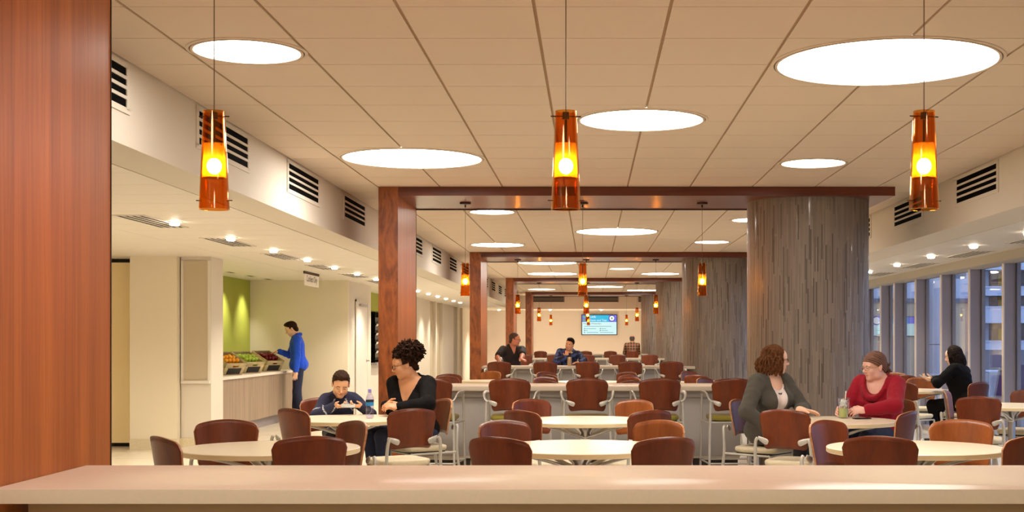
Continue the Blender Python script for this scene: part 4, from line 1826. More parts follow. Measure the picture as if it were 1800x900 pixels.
class Field:
    def __init__(self, prims, coarse, fine=None, ivs=None, pad=0.05, off=0.0):
        lo = np.full(3, 1e9)
        hi = np.full(3, -1e9)
        for p in prims:
            a, b = self.bbox(p)
            lo = np.minimum(lo, a)
            hi = np.maximum(hi, b)
        lo -= pad
        hi += pad
        fine = fine or coarse
        ivs = ivs or [[], [], []]
        self.ax = [axis_pts(lo[i], hi[i], coarse, fine, ivs[i]) for i in range(3)]
        self.D = np.full([len(a) for a in self.ax], 0.5, dtype=f32)
        for p in prims:
            self.add(p)
        if off:
            self.D -= f32(off)

    @staticmethod
    def bbox(p):
        if p[0] == 'cap':
            a, b, ra, rb = p[1:5]
            r = max(ra, rb)
            return np.minimum(a, b) - r, np.maximum(a, b) + r
        c, rad, R = p[1:4]
        e = np.sqrt(((R * rad) ** 2).sum(axis=1)) if R is not None else rad
        return c - e, c + e

    def sl(self, lo, hi):
        s = []
        for i in range(3):
            a = max(int(np.searchsorted(self.ax[i], lo[i])) - 1, 0)
            b = min(int(np.searchsorted(self.ax[i], hi[i])) + 1, len(self.ax[i]))
            s.append(slice(a, b))
        return tuple(s)

    def grid(self, s):
        return (self.ax[0][s[0]][:, None, None], self.ax[1][s[1]][None, :, None], self.ax[2][s[2]][None, None, :])

    def add(self, p):
        k = p[-1]
        lo, hi = self.bbox(p)
        m = 0.045 + k
        s = self.sl(lo - m, hi + m)
        x, y, z = self.grid(s)
        if p[0] == 'cap':
            a, b, ra, rb = p[1:5]
            ba = b - a
            L = float((ba ** 2).sum()) + 1e-12
            px, py, pz = x - f32(a[0]), y - f32(a[1]), z - f32(a[2])
            t = np.clip((px * f32(ba[0]) + py * f32(ba[1]) + pz * f32(ba[2])) / f32(L), 0, 1)
            d = np.sqrt((px - t * f32(ba[0])) ** 2 + (py - t * f32(ba[1])) ** 2 + (pz - t * f32(ba[2])) ** 2) - (f32(ra) + f32(rb - ra) * t)
        else:
            c, rad, R = p[1:4]
            px, py, pz = x - f32(c[0]), y - f32(c[1]), z - f32(c[2])
            if R is not None:
                R = R.astype(f32)
                px, py, pz = (R[0, 0] * px + R[1, 0] * py + R[2, 0] * pz, R[0, 1] * px + R[1, 1] * py + R[2, 1] * pz, R[0, 2] * px + R[1, 2] * py + R[2, 2] * pz)
            r = rad.astype(f32)
            k0 = np.sqrt((px / r[0]) ** 2 + (py / r[1]) ** 2 + (pz / r[2]) ** 2)
            k1 = np.sqrt((px / r[0] ** 2) ** 2 + (py / r[1] ** 2) ** 2 + (pz / r[2] ** 2) ** 2)
            d = k0 * (k0 - 1) / np.maximum(k1, 1e-6)
        A = self.D[s]
        if p[0] == 'cut':
            pass
        h = np.clip(0.5 + 0.5 * (A - d) / f32(k), 0, 1)
        self.D[s] = A + (d - A) * h - f32(k) * h * (1 - h)

    def cut(self, fn, k=0.004):
        """remove where fn(x, y, z) < 0"""
        x, y, z = self.grid((slice(None),) * 3)
        g = -fn(x, y, z)
        self.D = np.maximum(self.D, g.astype(f32))

    def carve(self, c, rad, k=0.01):
        lo, hi = c - rad - 0.03, c + rad + 0.03
        s = self.sl(lo, hi)
        x, y, z = self.grid(s)
        d = np.sqrt((x - f32(c[0])) ** 2 + (y - f32(c[1])) ** 2 + (z - f32(c[2])) ** 2) - f32(rad)
        A = self.D[s]
        h = np.clip(0.5 - 0.5 * (A + d) / f32(k), 0, 1)
        self.D[s] = A + (-d - A) * h + f32(k) * h * (1 - h)

    def ripple(self, amp, freq, seed=0):
        g = np.random.default_rng(seed)
        x, y, z = self.grid((slice(None),) * 3)
        n = 0
        for o in range(4):
            w = g.normal(size=3) * freq * (1 + 0.5 * o)
            ph = g.uniform(0, 6.28)
            n = n + np.sin(f32(w[0]) * x + f32(w[1]) * y + f32(w[2]) * z + f32(ph)) / (1 + 0.4 * o)
        self.D = (self.D + f32(amp) * n).astype(f32)

    def mesh(self):
        D = self.D
        D[0], D[-1] = 0.3, 0.3
        D[:, 0], D[:, -1] = 0.3, 0.3
        D[:, :, 0], D[:, :, -1] = 0.3, 0.3
        ins = D < 0
        u = ins.astype(np.uint8)
        c = u[:-1] + u[1:]
        c = c[:, :-1] + c[:, 1:]
        c = c[:, :, :-1] + c[:, :, 1:]
        act = (c > 0) & (c < 8)
        I = np.argwhere(act)
        idx = np.full(act.shape, -1, dtype=np.int64)
        idx[act] = np.arange(len(I))
        acc = np.zeros((len(I), 3))
        cnt = np.zeros(len(I))
        off = [np.array(o) for o in ((0, 0, 0), (1, 0, 0), (0, 1, 0), (1, 1, 0), (0, 0, 1), (1, 0, 1), (0, 1, 1), (1, 1, 1))]
        vals, poss = [], []
        for o in off:
            J = I + o
            vals.append(D[J[:, 0], J[:, 1], J[:, 2]])
            poss.append(np.stack([self.ax[i][J[:, i]] for i in range(3)], 1))
        for a, b in ((0, 1), (2, 3), (4, 5), (6, 7), (0, 2), (1, 3), (4, 6), (5, 7), (0, 4), (1, 5), (2, 6), (3, 7)):
            cr = (vals[a] < 0) != (vals[b] < 0)
            t = vals[a][cr] / (vals[a][cr] - vals[b][cr])
            acc[cr] += poss[a][cr] + (poss[b][cr] - poss[a][cr]) * t[:, None]
            cnt[cr] += 1
        P = acc / cnt[:, None]
        Q = []
        for ax in range(3):
            s0 = [slice(1, -1)] * 3
            s1 = [slice(1, -1)] * 3
            s0[ax] = slice(0, -1)
            s1[ax] = slice(1, None)
            A, B = ins[tuple(s0)], ins[tuple(s1)]
            E = np.argwhere(A != B)
            if not len(E):
                continue
            flip = A[E[:, 0], E[:, 1], E[:, 2]]
            o = np.array([1, 1, 1])
            o[ax] = 0
            E = E + o
            b1, b2 = [(1, 2), (2, 0), (0, 1)][ax]
            e1 = np.zeros(3, int)
            e1[b1] = 1
            e2 = np.zeros(3, int)
            e2[b2] = 1
            cs = [E - e1 - e2, E - e2, E, E - e1]
            q = np.stack([idx[k[:, 0], k[:, 1], k[:, 2]] for k in cs], 1)
            q[~flip] = q[~flip][:, ::-1]
            Q.append(q)
        Q = np.concatenate(Q)
        return P, Q


def np_mesh(name, P, Q, mats, mat_idx=None):
    me = bpy.data.meshes.new(name)
    me.vertices.add(len(P))
    me.vertices.foreach_set('co', np.asarray(P, dtype=f32).ravel())
    me.loops.add(len(Q) * 4)
    me.loops.foreach_set('vertex_index', np.asarray(Q, dtype=np.int32).ravel())
    me.polygons.add(len(Q))
    me.polygons.foreach_set('loop_start', np.arange(0, len(Q) * 4, 4, dtype=np.int32))
    me.polygons.foreach_set('use_smooth', np.ones(len(Q), dtype=bool))
    if mat_idx is not None:
        me.polygons.foreach_set('material_index', np.asarray(mat_idx, dtype=np.int32))
    for m in mats:
        me.materials.append(MATS[m])
    me.update()
    me.validate()
    return me


def Rx(a):
    c, s = math.cos(a), math.sin(a)
    return np.array([[1, 0, 0], [0, c, -s], [0, s, c]])


def Ry(a):
    c, s = math.cos(a), math.sin(a)
    return np.array([[c, 0, s], [0, 1, 0], [-s, 0, c]])


def Rz(a):
    c, s = math.cos(a), math.sin(a)
    return np.array([[c, -s, 0], [s, c, 0], [0, 0, 1]])


def unit(v):
    return v / (np.linalg.norm(v) + 1e-9)


def ik(s, w, l1, l2, pole):
    d = w - s
    L = np.linalg.norm(d)
    if L > (l1 + l2) * 0.995:
        w = s + d * ((l1 + l2) * 0.995 / L)
        d = w - s
        L = np.linalg.norm(d)
    u = d / L
    a = (l1 * l1 - l2 * l2 + L * L) / (2 * L)
    h = math.sqrt(max(l1 * l1 - a * a, 0))
    p = pole - u * pole.dot(u)
    return s + u * a + unit(p) * h, w


def hand_prims(W, d, n, right, curl, s, thumb_out=1.0):
    d = unit(d)
    n = unit(n - d * d.dot(n))
    t = np.cross(d, n) * (1 if right else -1)
    R = np.stack([t, d, n], 1)
    k = 0.010
    P = [('cap', W - d * 0.01 * s, W + d * 0.03 * s, 0.026 * s, 0.026 * s, 0.02),
         ('ell', W + d * 0.052 * s, V3(0.040, 0.052, 0.016) * s, R, k)]
    for j, L in enumerate((0.074, 0.082, 0.075, 0.06)):
        p = W + d * 0.088 * s + t * (0.028 - 0.0187 * j) * s
        spread = t * (0.10 - 0.07 * j)
        ang = (0.55, 1.35, 2.0)
        for i, fr in enumerate((0.45, 0.31, 0.24)):
            a = curl * ang[i] * (1 + 0.06 * j)
            q = p + unit(d * math.cos(a) + n * math.sin(a) + spread * (1 - curl * 0.4)) * L * fr * s
            P.append(('cap', p, q, (0.0092 - 0.0009 * i) * s, (0.0085 - 0.0009 * i) * s, 0.004))
            p = q
    p = W + d * 0.022 * s + t * 0.026 * s + n * 0.004 * s
    q = p + unit(d * 0.62 + t * 0.75 * thumb_out + n * 0.3) * 0.046 * s
    P.append(('cap', p, q, 0.0125 * s, 0.0105 * s, 0.008))
    q2 = q + unit(d * 0.9 + t * 0.25 * thumb_out + n * 0.4) * 0.034 * s
    P.append(('cap', q, q2, 0.0102 * s, 0.008 * s, 0.004))
    return P


def head_prims(T, male=False, child=False, smile=0.0, jaw=1.0):
    """T maps head-frame points to the person's frame; returns prims and the rotation"""
    R, o, s = T
    g = lambda *a: o + R @ (V3(*a) * s)
    e = lambda c, r, k: ('ell', g(*c), V3(*r) * s, R, k)
    cp = lambda a, b, ra, rb, k: ('cap', g(*a), g(*b), ra * s, rb * s, k)
    jw = (1.06 if male else 0.97) * jaw
    P = [e((0, -0.016, 0.030), (0.074, 0.092, 0.086), 0.02),
         e((0, 0.018, -0.040), (0.060 * jw, 0.068, 0.076), 0.03),
         e((0, 0.058, -0.098), (0.026 * jw, 0.022, 0.020), 0.025),
         e((0, 0.058, 0.030), (0.056, 0.030, 0.040), 0.03)]
    for sx in (-1, 1):
        P += [e((sx * 0.036, 0.056, -0.036), (0.024, 0.024, 0.024), 0.02),
              e((sx * 0.030, 0.077, 0.014), (0.026, 0.011, 0.007 + (0.002 if male else 0)), 0.01),
              e((sx * 0.048 * jw, 0.000, -0.078), (0.016, 0.03, 0.022), 0.03),
              e((sx * 0.076, -0.012, -0.012), (0.008, 0.018, 0.029), 0.006),
              e((sx * 0.081, -0.020, 0.002), (0.005, 0.010, 0.017), 0.005)]
    P += [cp((0, 0.080, 0.006), (0, 0.104, -0.030), 0.008, 0.0118, 0.009),
          e((0.0115, 0.092, -0.036), (0.009, 0.012, 0.008), 0.005),
          e((-0.0115, 0.092, -0.036), (0.009, 0.012, 0.008), 0.005),
          e((0, 0.084, -0.0595), (0.022, 0.0085, 0.0045), 0.005),
          e((0, 0.082, -0.0705), (0.018, 0.0085, 0.0052), 0.005)]
    return P, g


plain('eye_white', srgb(232, 226, 218), 0.25)
plain('eye_dark', srgb(34, 22, 16), 0.15)


def person(name_label, loc, heading, skin, hair_mat, shirt_mat, trouser_mat, seat=None, s=1.0, girth=1.0, bust=0.0, male=False,
           lean=8, side=0, twist=0, yaw=0, pitch=5, roll=0, RW=None, LW=None, Rh=None, Lh=None, hair='short', sleeves='long',
           neck='crew', glasses=None, shirt_fn=None, res=(0.012, 0.0048), extra=None, legs=True, head_s=1.0, elbow_out=1.0, cloth_res=0.008,
           hand_curl=(0.5, 0.5), shoe='label_black', neck_len=0.0, poleR=None, poleL=None, jaw=1.0):
    rt = thing('person', name_label, 'person', (loc[0], loc[1], 0), th(heading))
    a = math.radians(heading)
    inv = np.array([[math.cos(a), -math.sin(a), 0], [math.sin(a), math.cos(a), 0], [0, 0, 1]])  # world -> local
    loc3 = V3(loc[0], loc[1], 0)
    tol = lambda w: inv @ (V3(*w) - loc3)
    tod = lambda w: inv @ V3(*w)
    stand = seat is None
    pz = (0.95 * s) if stand else seat + 0.118 * s
    PV = V3(0, 0, pz)
    RT = Rz(-math.radians(twist)) @ Rx(-math.radians(lean)) @ Ry(math.radians(side))
    tp = lambda x, y, z: PV + RT @ (V3(x, y, z) * s)
    sw = 0.185 if male else 0.162
    if s < 0.85:
        sw = 0.165
    RH = Rz(-math.radians(yaw)) @ Rx(-math.radians(pitch)) @ Ry(math.radians(roll))
    hs = s * head_s if s > 0.85 else head_s
    NT = tp(0, 0.004, 0.525 + neck_len)
    HO = NT + RH @ (V3(0, 0.028, 0.098) * hs)
    S = {1: tp(sw, -0.004, 0.425), -1: tp(-sw, -0.004, 0.425)}
    gx = girth
    torso = [('ell', tp(0, -0.01, 0.02), V3(0.168 * gx, 0.128 * gx, 0.12) * s, RT, 0.05),
             ('ell', tp(0, 0.0, 0.16), V3(0.140 * gx, 0.108 * gx, 0.15) * s, RT, 0.05),
             ('ell', tp(0, -0.005, 0.32), V3((0.166 if male else 0.150) * (0.5 + 0.5 * gx), 0.112 * (0.5 + 0.5 * gx), 0.165) * s, RT, 0.05),
             ('cap', tp(-sw * 0.86, -0.012, 0.425), tp(sw * 0.86, -0.012, 0.425), 0.058 * s, 0.058 * s, 0.05),
             ('cap', tp(0.07, -0.02, 0.452), tp(0, -0.012, 0.505), 0.042 * s, 0.046 * s, 0.03),
             ('cap', tp(-0.07, -0.02, 0.452), tp(0, -0.012, 0.505), 0.042 * s, 0.046 * s, 0.03)]
    if bust:
        for sx in (-1, 1):
            torso.append(('ell', tp(sx * 0.072, 0.085, 0.285), V3(0.076, 0.066, 0.072) * s * bust, RT, 0.035))
    if gx > 1.1:
        torso.append(('ell', tp(0, 0.06, 0.12), V3(0.15, 0.11, 0.13) * s * (gx / 1.2), RT, 0.05))
    neckp = [('cap', tp(0, -0.012, 0.45), HO + RH @ (V3(0, -0.025, -0.05) * hs), (0.056 if male else 0.049) * s, (0.056 if male else 0.048) * s, 0.025)]
    arms, hands, fine = {}, [], []
    E, W = {}, {}
    for sd, tgt, hd, pole, cu in ((1, RW, Rh, poleR, hand_curl[0]), (-1, LW, Lh, poleL, hand_curl[1])):
        if tgt is None:
            w = tp(sd * (sw + 0.06), 0.02, -0.10)
        else:
            w = tol(tgt)
        pl_ = V3(sd * elbow_out, -0.5, -0.35) if pole is None else tod(pole)
        e_, w = ik(S[sd], w, 0.285 * s, 0.245 * s, pl_)
        E[sd], W[sd] = e_, w
        m = 1.0 + (gx - 1) * 0.8
        arms[sd] = [('cap', S[sd], e_, 0.052 * s * m, 0.040 * s * m, 0.03), ('cap', e_, w, 0.041 * s * m, 0.027 * s, 0.02)]
        if hd is None:
            fd, pn = unit(w - e_), V3(0, 0, -1)
        else:
            fd, pn = tod(hd[0]), tod(hd[1])
        hands += hand_prims(w, fd, pn, sd == 1, cu, s if s > 0.85 else s * 1.05)
        c = w + unit(fd) * 0.08 * s
        fine.append((c, 0.12 * s))
    if stand:
        hip = {sd: V3(sd * 0.088 * s, 0.0, pz - 0.05) for sd in (1, -1)}
        knee = {1: V3(0.092, 0.03, 0.50) * s, -1: V3(-0.10, 0.02, 0.50) * s}
        ank = {1: V3(0.095, 0.06, 0.085) * s, -1: V3(-0.11, -0.06, 0.085) * s}
    else:
        hip = {sd: V3(sd * 0.092 * s * gx, 0.0, seat + 0.112 * s) for sd in (1, -1)}
        kz = seat + 0.085 * s
        knee = {sd: V3(sd * 0.105 * s, 0.40 * s, kz) for sd in (1, -1)}
        az = max(0.085, kz - 0.42 * s)
        ank = {sd: V3(sd * 0.10 * s, 0.36 * s, az) for sd in (1, -1)}
    legp, feet = [], []
    for sd in (1, -1):
        legp += [('cap', hip[sd], knee[sd], 0.082 * s * (0.4 + 0.6 * gx), 0.058 * s, 0.04), ('cap', knee[sd], ank[sd], 0.056 * s, 0.037 * s, 0.02)]
        feet += [('cap', ank[sd] + V3(0, -0.02, -0.045) * s, ank[sd] + V3(0, 0.15, -0.052) * s, 0.036 * s, 0.028 * s, 0.02)]
    hp, g = head_prims((RH, HO, hs), male, smile=0, jaw=jaw)
    fine.append((HO, 0.135 * hs))
    ivs = [[(c[i] - r, c[i] + r) for c, r in fine] for i in range(3)]
    fl_ = Field(torso + neckp + arms[1] + arms[-1] + legp + feet + hp + hands, res[0], res[1], ivs)
    for sx in (-1, 1):
        fl_.carve(g(sx * 0.031, 0.098, -0.004), 0.017 * hs, 0.008)
    for sx in (-1, 1):
        fl_.add(('ell', g(sx * 0.031, 0.0755, -0.004), V3(0.0125, 0.0125, 0.0125) * hs, None, 0.002))
    Pm, Qm = fl_.mesh()
    fc = (Pm[Qm].mean(axis=1) - HO) @ RH / hs
    x, y, z = np.abs(fc[:, 0]), fc[:, 1], fc[:, 2]
    mi = np.zeros(len(Qm), dtype=int)
    near = (np.abs(fc).max(axis=1) < 0.13) & (y > 0.045)
    mi[near & ((x / 0.0225) ** 2 + ((z + 0.0645) / 0.0095) ** 2 < 1) & (y > 0.066)] = 1
    mi[near & (np.abs(x - 0.031) < 0.0165) & (np.abs(z - 0.0165 + 18 * (x - 0.028) ** 2) < (0.0036 if male or s < 0.8 else 0.0026))] = 2
    ey = near & (((x - 0.031) / 0.0125) ** 2 + ((z + 0.0045) / 0.0050) ** 2 < 1)
    if pitch > 18:
        ey = near & (((x - 0.031) / 0.0125) ** 2 + ((z + 0.0065) / 0.0030) ** 2 < 1)
        mi[ey] = 4
    else:
        mi[ey] = 3
        mi[ey & (np.abs(x - 0.031) < 0.0055)] = 4
    link('body', np_mesh('body', Pm, Qm, [skin, skin + '_lip', hair_mat, 'eye_white', 'eye_dark'], mi), rt)

    # ---- clothing
    def tf(fn):
        """wrap a test written in torso coordinates"""
        def h(X, Y, Z):
            px, py, pz_ = X - f32(PV[0]), Y - f32(PV[1]), Z - f32(PV[2])
            q = [(RT[0, i] * px + RT[1, i] * py + RT[2, i] * pz_) / s for i in range(3)]
            return fn(*q) * s
        return h
    fsl = {'long': 0.97, 'elbow': 0.25, 'three': 0.80, 'short': -1}[sleeves]
    slv = []
    for sd in (1, -1):
        if fsl > 0:
            slv += [(arms[sd][0][0], S[sd], E[sd], arms[sd][0][3] + 0.004, arms[sd][0][4] + 0.005, 0.03),
                    ('cap', E[sd], E[sd] + (W[sd] - E[sd]) * fsl, arms[sd][1][3] + 0.005, arms[sd][1][3] + (arms[sd][1][4] - arms[sd][1][3]) * fsl + 0.007, 0.02)]
        else:
            slv += [('cap', S[sd], S[sd] + (E[sd] - S[sd]) * 0.72, arms[sd][0][3] + 0.008, arms[sd][0][4] + 0.016, 0.03)]
    necks = {'crew': lambda X, Y, Z: np.maximum(np.sqrt(X ** 2 + (Y - 0.005) ** 2) - 0.066, 0.44 - Z),
             'v': lambda X, Y, Z: np.minimum(np.maximum(np.maximum(np.abs(X) - (Z - 0.275) * 0.52, 0.275 - Z), -0.015 - Y), np.maximum(np.sqrt(X ** 2 + Y ** 2) - 0.075, 0.43 - Z)),
             'scoop': lambda X, Y, Z: np.minimum(np.maximum(np.sqrt(X ** 2 + (Z - 0.49) ** 2 * 0.55) - 0.088, -0.01 - Y), np.maximum(np.sqrt(X ** 2 + Y ** 2) - 0.075, 0.43 - Z)),
             'open': lambda X, Y, Z: np.minimum(np.maximum(np.abs(X) - (0.042 + 0.10 * np.maximum(Z - 0.12, 0)), -0.01 - Y), np.maximum(np.sqrt(X ** 2 + Y ** 2) - 0.075, 0.42 - Z)),
             'shirt': lambda X, Y, Z: np.minimum(np.maximum(np.maximum(np.abs(X) - (Z - 0.37) * 0.42, 0.37 - Z), -0.0 - Y), np.maximum(np.sqrt(X ** 2 + Y ** 2) - 0.062, 0.45 - Z))}
    if neck == 'open':
        F2 = Field(torso, cloth_res, pad=0.05, off=0.006)
        F2.cut(tf(necks['scoop']))
        P2, Q2 = F2.mesh()
        link('camisole', np_mesh('camisole', P2, Q2, ['cloth_white']), rt)
    more = extra(tp, S, E, W, s, RT) if extra else []
    F3 = Field(torso + slv + more, cloth_res, pad=0.06, off=0.018 if neck == 'open' else 0.011)
    F3.ripple(0.0016, 42.0, seed=int(abs(heading)) + 3)
    F3.cut(tf(necks[neck]))
    P3, Q3 = F3.mesh()
    mi3 = None
    mats = [shirt_mat] if isinstance(shirt_mat, str) else list(shirt_mat)
    if shirt_fn:
        mi3 = shirt_fn((P3[Q3].mean(axis=1) - PV) @ RT / s, P3[Q3].mean(axis=1), S, E, W)
    link({'open': 'cardigan'}.get(neck, 'shirt'), np_mesh('shirt', P3, Q3, mats, mi3), rt)
    F4 = Field([('ell', tp(0, -0.01, 0.0), V3(0.166 * gx, 0.126 * gx, 0.098) * s, RT, 0.05)] + legp, 0.011, pad=0.05, off=0.009)
    F4.ripple(0.0015, 35.0, seed=5)
    P4, Q4 = F4.mesh()
    link('trousers', np_mesh('trousers', P4, Q4, [trouser_mat]), rt)
    F5 = Field(feet, 0.009, pad=0.05, off=0.009)
    P5, Q5 = F5.mesh()
    link('shoes', np_mesh('shoes', P5, Q5, [shoe]), rt)

    # ---- hair and glasses, made in the head frame
    hm = lambda P: HO + (np.asarray(P) * hs) @ RH.T
    if hair:
        Ph, Qh = HAIR[hair]()
        link('headscarf' if hair == 'wrap' else 'hair', np_mesh('hair', hm(Ph), Qh, [hair_mat if hair != 'wrap' else 'scarf']), rt)
    if glasses:
        b = MB()
        rr = 0.0021
        for sx in (-1, 1):
            ring = []
            for k in range(21):
                t_ = 2 * PI * k / 20
                cx_, cz_ = math.cos(t_), math.sin(t_)
                q = 1.0 / (abs(cx_) ** 3 + abs(cz_) ** 3) ** (1 / 3)
                ring.append(V3(sx * 0.033 + 0.0255 * cx_ * q, 0.103 - 0.010 * abs(sx * 0.033 + 0.0255 * cx_ * q) / 0.05, -0.006 + 0.0175 * cz_ * q))
            b.tube([Vector(hm(p)) for p in ring], rr * hs, 6)
            b.tube([Vector(hm(V3(*p))) for p in ((sx * 0.058, 0.092, 0.001), (sx * 0.075, 0.05, 0.001), (sx * 0.081, -0.01, 0.004))], rr * hs, 6)
        b.tube([Vector(hm(V3(*p))) for p in ((-0.009, 0.103, -0.002), (0, 0.106, 0.0), (0.009, 0.103, -0.002))], rr * hs, 6)
        me = b.mesh('glasses', [glasses])
        link('glasses', me, rt)
    return rt, dict(tp=tp, hm=hm, W=W, E=E, S=S)


# ---- hair shapes in the head frame -------------------------------------------------
EL = lambda c, r, k=0.01, R=None: ('ell', V3(*c), V3(*r), R, k)
CP = lambda a, b, ra, rb, k=0.006: ('cap', np.asarray(a, float), np.asarray(b, float), ra, rb, k)


def face_cut(line=0.058, side=0.035, ear=-0.03):
    """hair is removed over the face: in front of the ears and under the hairline"""
    return lambda X, Y, Z: np.maximum(np.maximum(Z - (line - 6.0 * X ** 2), side - Y - 0.0 * Z), -0.5 + 0 * X)


def strands(n, zend, flare, wave, r0, seed, front=38, rad=(0.083, 0.102, 0.096), c=(0, -0.014, 0.030)):
    g = np.random.default_rng(seed)
    out = []
    for i in range(n):
        ph = math.radians(front + (360 - 2 * front) * (i + 0.5 * g.uniform()) / n)  # 0 = straight ahead
        ux, uy = math.sin(ph), math.cos(ph)
        L = zend + g.uniform(-0.012, 0.012)
        pts = []
        p0 = g.uniform(0, 6.28)
        for k in range(12):
            t = k / 11
            if t < 0.5:
                th_ = t / 0.5 * math.radians(92) + 0.12
                z = c[2] + rad[2] * math.cos(th_)
                rx, ry = rad[0] * math.sin(th_), rad[1] * math.sin(th_)
            else:
                q = (t - 0.5) / 0.5
                z = c[2] + (L - c[2]) * q
                f = 1 + flare * math.sin(q * PI * 0.75)
                rx, ry = rad[0] * f, rad[1] * f
            wv = wave * math.sin(p0 + t * 13) * min(1, 0.35 + t * 2)
            wv2 = wave * math.cos(p0 * 1.7 + t * 11) * min(1, 0.35 + t * 2)
            pts.append(V3(c[0] + ux * (rx + wv) + uy * wv2 * 0.8, c[1] + uy * (ry + wv) - ux * wv2 * 0.8, z))
        for a_, b_ in zip(pts, pts[1:]):
            out.append(CP(a_, b_, r0, r0 * 0.95, 0.004))
    return out


def hair_short():
    Fd = Field([EL((0, -0.018, 0.036), (0.081, 0.098, 0.091)), EL((0, -0.06, -0.03), (0.066, 0.05, 0.06)), EL((0, 0.03, 0.10), (0.06, 0.055, 0.03), 0.02)], 0.005, pad=0.03)
    Fd.ripple(0.0016, 160.0, 4)
    Fd.cut(lambda X, Y, Z: np.maximum(Z - (0.066 - 5.0 * X ** 2), 0.022 - Y))
    Fd.cut(lambda X, Y, Z: np.maximum(Z + 0.005, -0.028 - Y))
    return Fd.mesh()


def hair_crop():
    Fd = Field([EL((0, -0.018, 0.034), (0.079, 0.096, 0.089)), EL((0, -0.06, -0.03), (0.064, 0.047, 0.055))], 0.005, pad=0.03)
    Fd.ripple(0.0010, 190.0, 4)
    Fd.cut(lambda X, Y, Z: np.maximum(Z - (0.072 - 6.0 * X ** 2), 0.018 - Y))
    Fd.cut(lambda X, Y, Z: np.maximum(Z + 0.005, -0.028 - Y))
    return Fd.mesh()


def hair_curly():
    g = np.random.default_rng(5)
    pr = [EL((0, -0.022, 0.036), (0.083, 0.098, 0.090)), EL((0, -0.068, 0.090), (0.100, 0.098, 0.080), 0.02), EL((0, -0.085, -0.02), (0.06, 0.035, 0.06), 0.02)]
    for i in range(1300):
        d = unit(g.normal(size=3))
        q = V3(0, -0.070, 0.090) + d * V3(0.116, 0.118, 0.092) * g.uniform(0.85, 1.22)
        if q[2] < 0.058 and q[1] > -0.01:
            continue
        d2 = unit(g.normal(size=3) + d * 0.3) * g.uniform(0.008, 0.022)
        pr.append(CP(q, q + d2, g.uniform(0.0045, 0.0075), 0.0042, 0.0015))
    for i in range(150):
        a_ = g.uniform(-1, 1) * 2.6
        q = V3(0.083 * math.sin(a_), -0.02 - 0.092 * math.cos(a_), g.uniform(0.0, 0.09))
        if q[1] > 0.035 and q[2] < 0.065:
            continue
        pr.append(CP(q, q + unit(g.normal(size=3)) * 0.01, 0.010, 0.007, 0.003))
    for i in range(60):
        q = V3(g.uniform(-0.05, 0.05), -0.10 + g.uniform(-0.012, 0.012), g.uniform(-0.075, 0.0))
        pr.append(CP(q, q + unit(g.normal(size=3)) * 0.012, 0.010, 0.006, 0.003))
    for i in range(60):
        q = V3(g.uniform(-0.06, 0.06), 0.055 + g.uniform(-0.03, 0.012), 0.082 + g.uniform(-0.008, 0.02))
        pr.append(CP(q, q + unit(g.normal(size=3)) * 0.012, 0.009, 0.006, 0.003))
    Fd = Field(pr, 0.0038, pad=0.03)
    Fd.cut(lambda X, Y, Z: np.maximum(Z - 0.060, 0.024 - Y))
    Fd.cut(lambda X, Y, Z: np.maximum(Z + 0.0, -0.030 - Y))
    return Fd.mesh()


def hair_wavy():
    pr = [EL((0, -0.018, 0.034), (0.072, 0.090, 0.080)), EL((0, -0.075, -0.05), (0.07, 0.04, 0.07), 0.02)]
    pr += strands(70, -0.125, 0.30, 0.010, 0.0075, 3, front=46, rad=(0.082, 0.100, 0.090))
    pr += strands(46, -0.095, 0.42, 0.012, 0.0070, 9, front=60, rad=(0.086, 0.106, 0.093))
    Fd = Field(pr, 0.0048, pad=0.03)
    Fd.cut(lambda X, Y, Z: np.maximum(Z - (0.070 - 2.0 * X ** 2), 0.048 - Y))
    return Fd.mesh()


def hair_bob():
    pr = [EL((0, -0.018, 0.034), (0.073, 0.091, 0.083)), EL((0, -0.07, -0.06), (0.07, 0.045, 0.07), 0.02)]
    pr += strands(64, -0.135, 0.16, 0.005, 0.0095, 8, front=50)
    Fd = Field(pr, 0.0052, pad=0.03)
    Fd.cut(lambda X, Y, Z: np.maximum(Z - (0.066 - 2.0 * X ** 2), 0.055 - Y))
    return Fd.mesh()


def hair_fringe():
    """grey hair round the sides, thin on the crown"""
    Fd = Field([EL((0, -0.022, 0.020), (0.081, 0.094, 0.082)), EL((0, -0.06, -0.03), (0.066, 0.048, 0.055))], 0.006, pad=0.03)
    Fd.cut(lambda X, Y, Z: 0.012 - Y + 0 * X + 0 * Z)
    Fd.cut(lambda X, Y, Z: np.maximum(Z + 0.01, -0.03 - Y))
    Fd.cut(lambda X, Y, Z: np.sqrt(X ** 2 + (Y + 0.03) ** 2 + (Z - 0.125) ** 2) - 0.055)
    return Fd.mesh()


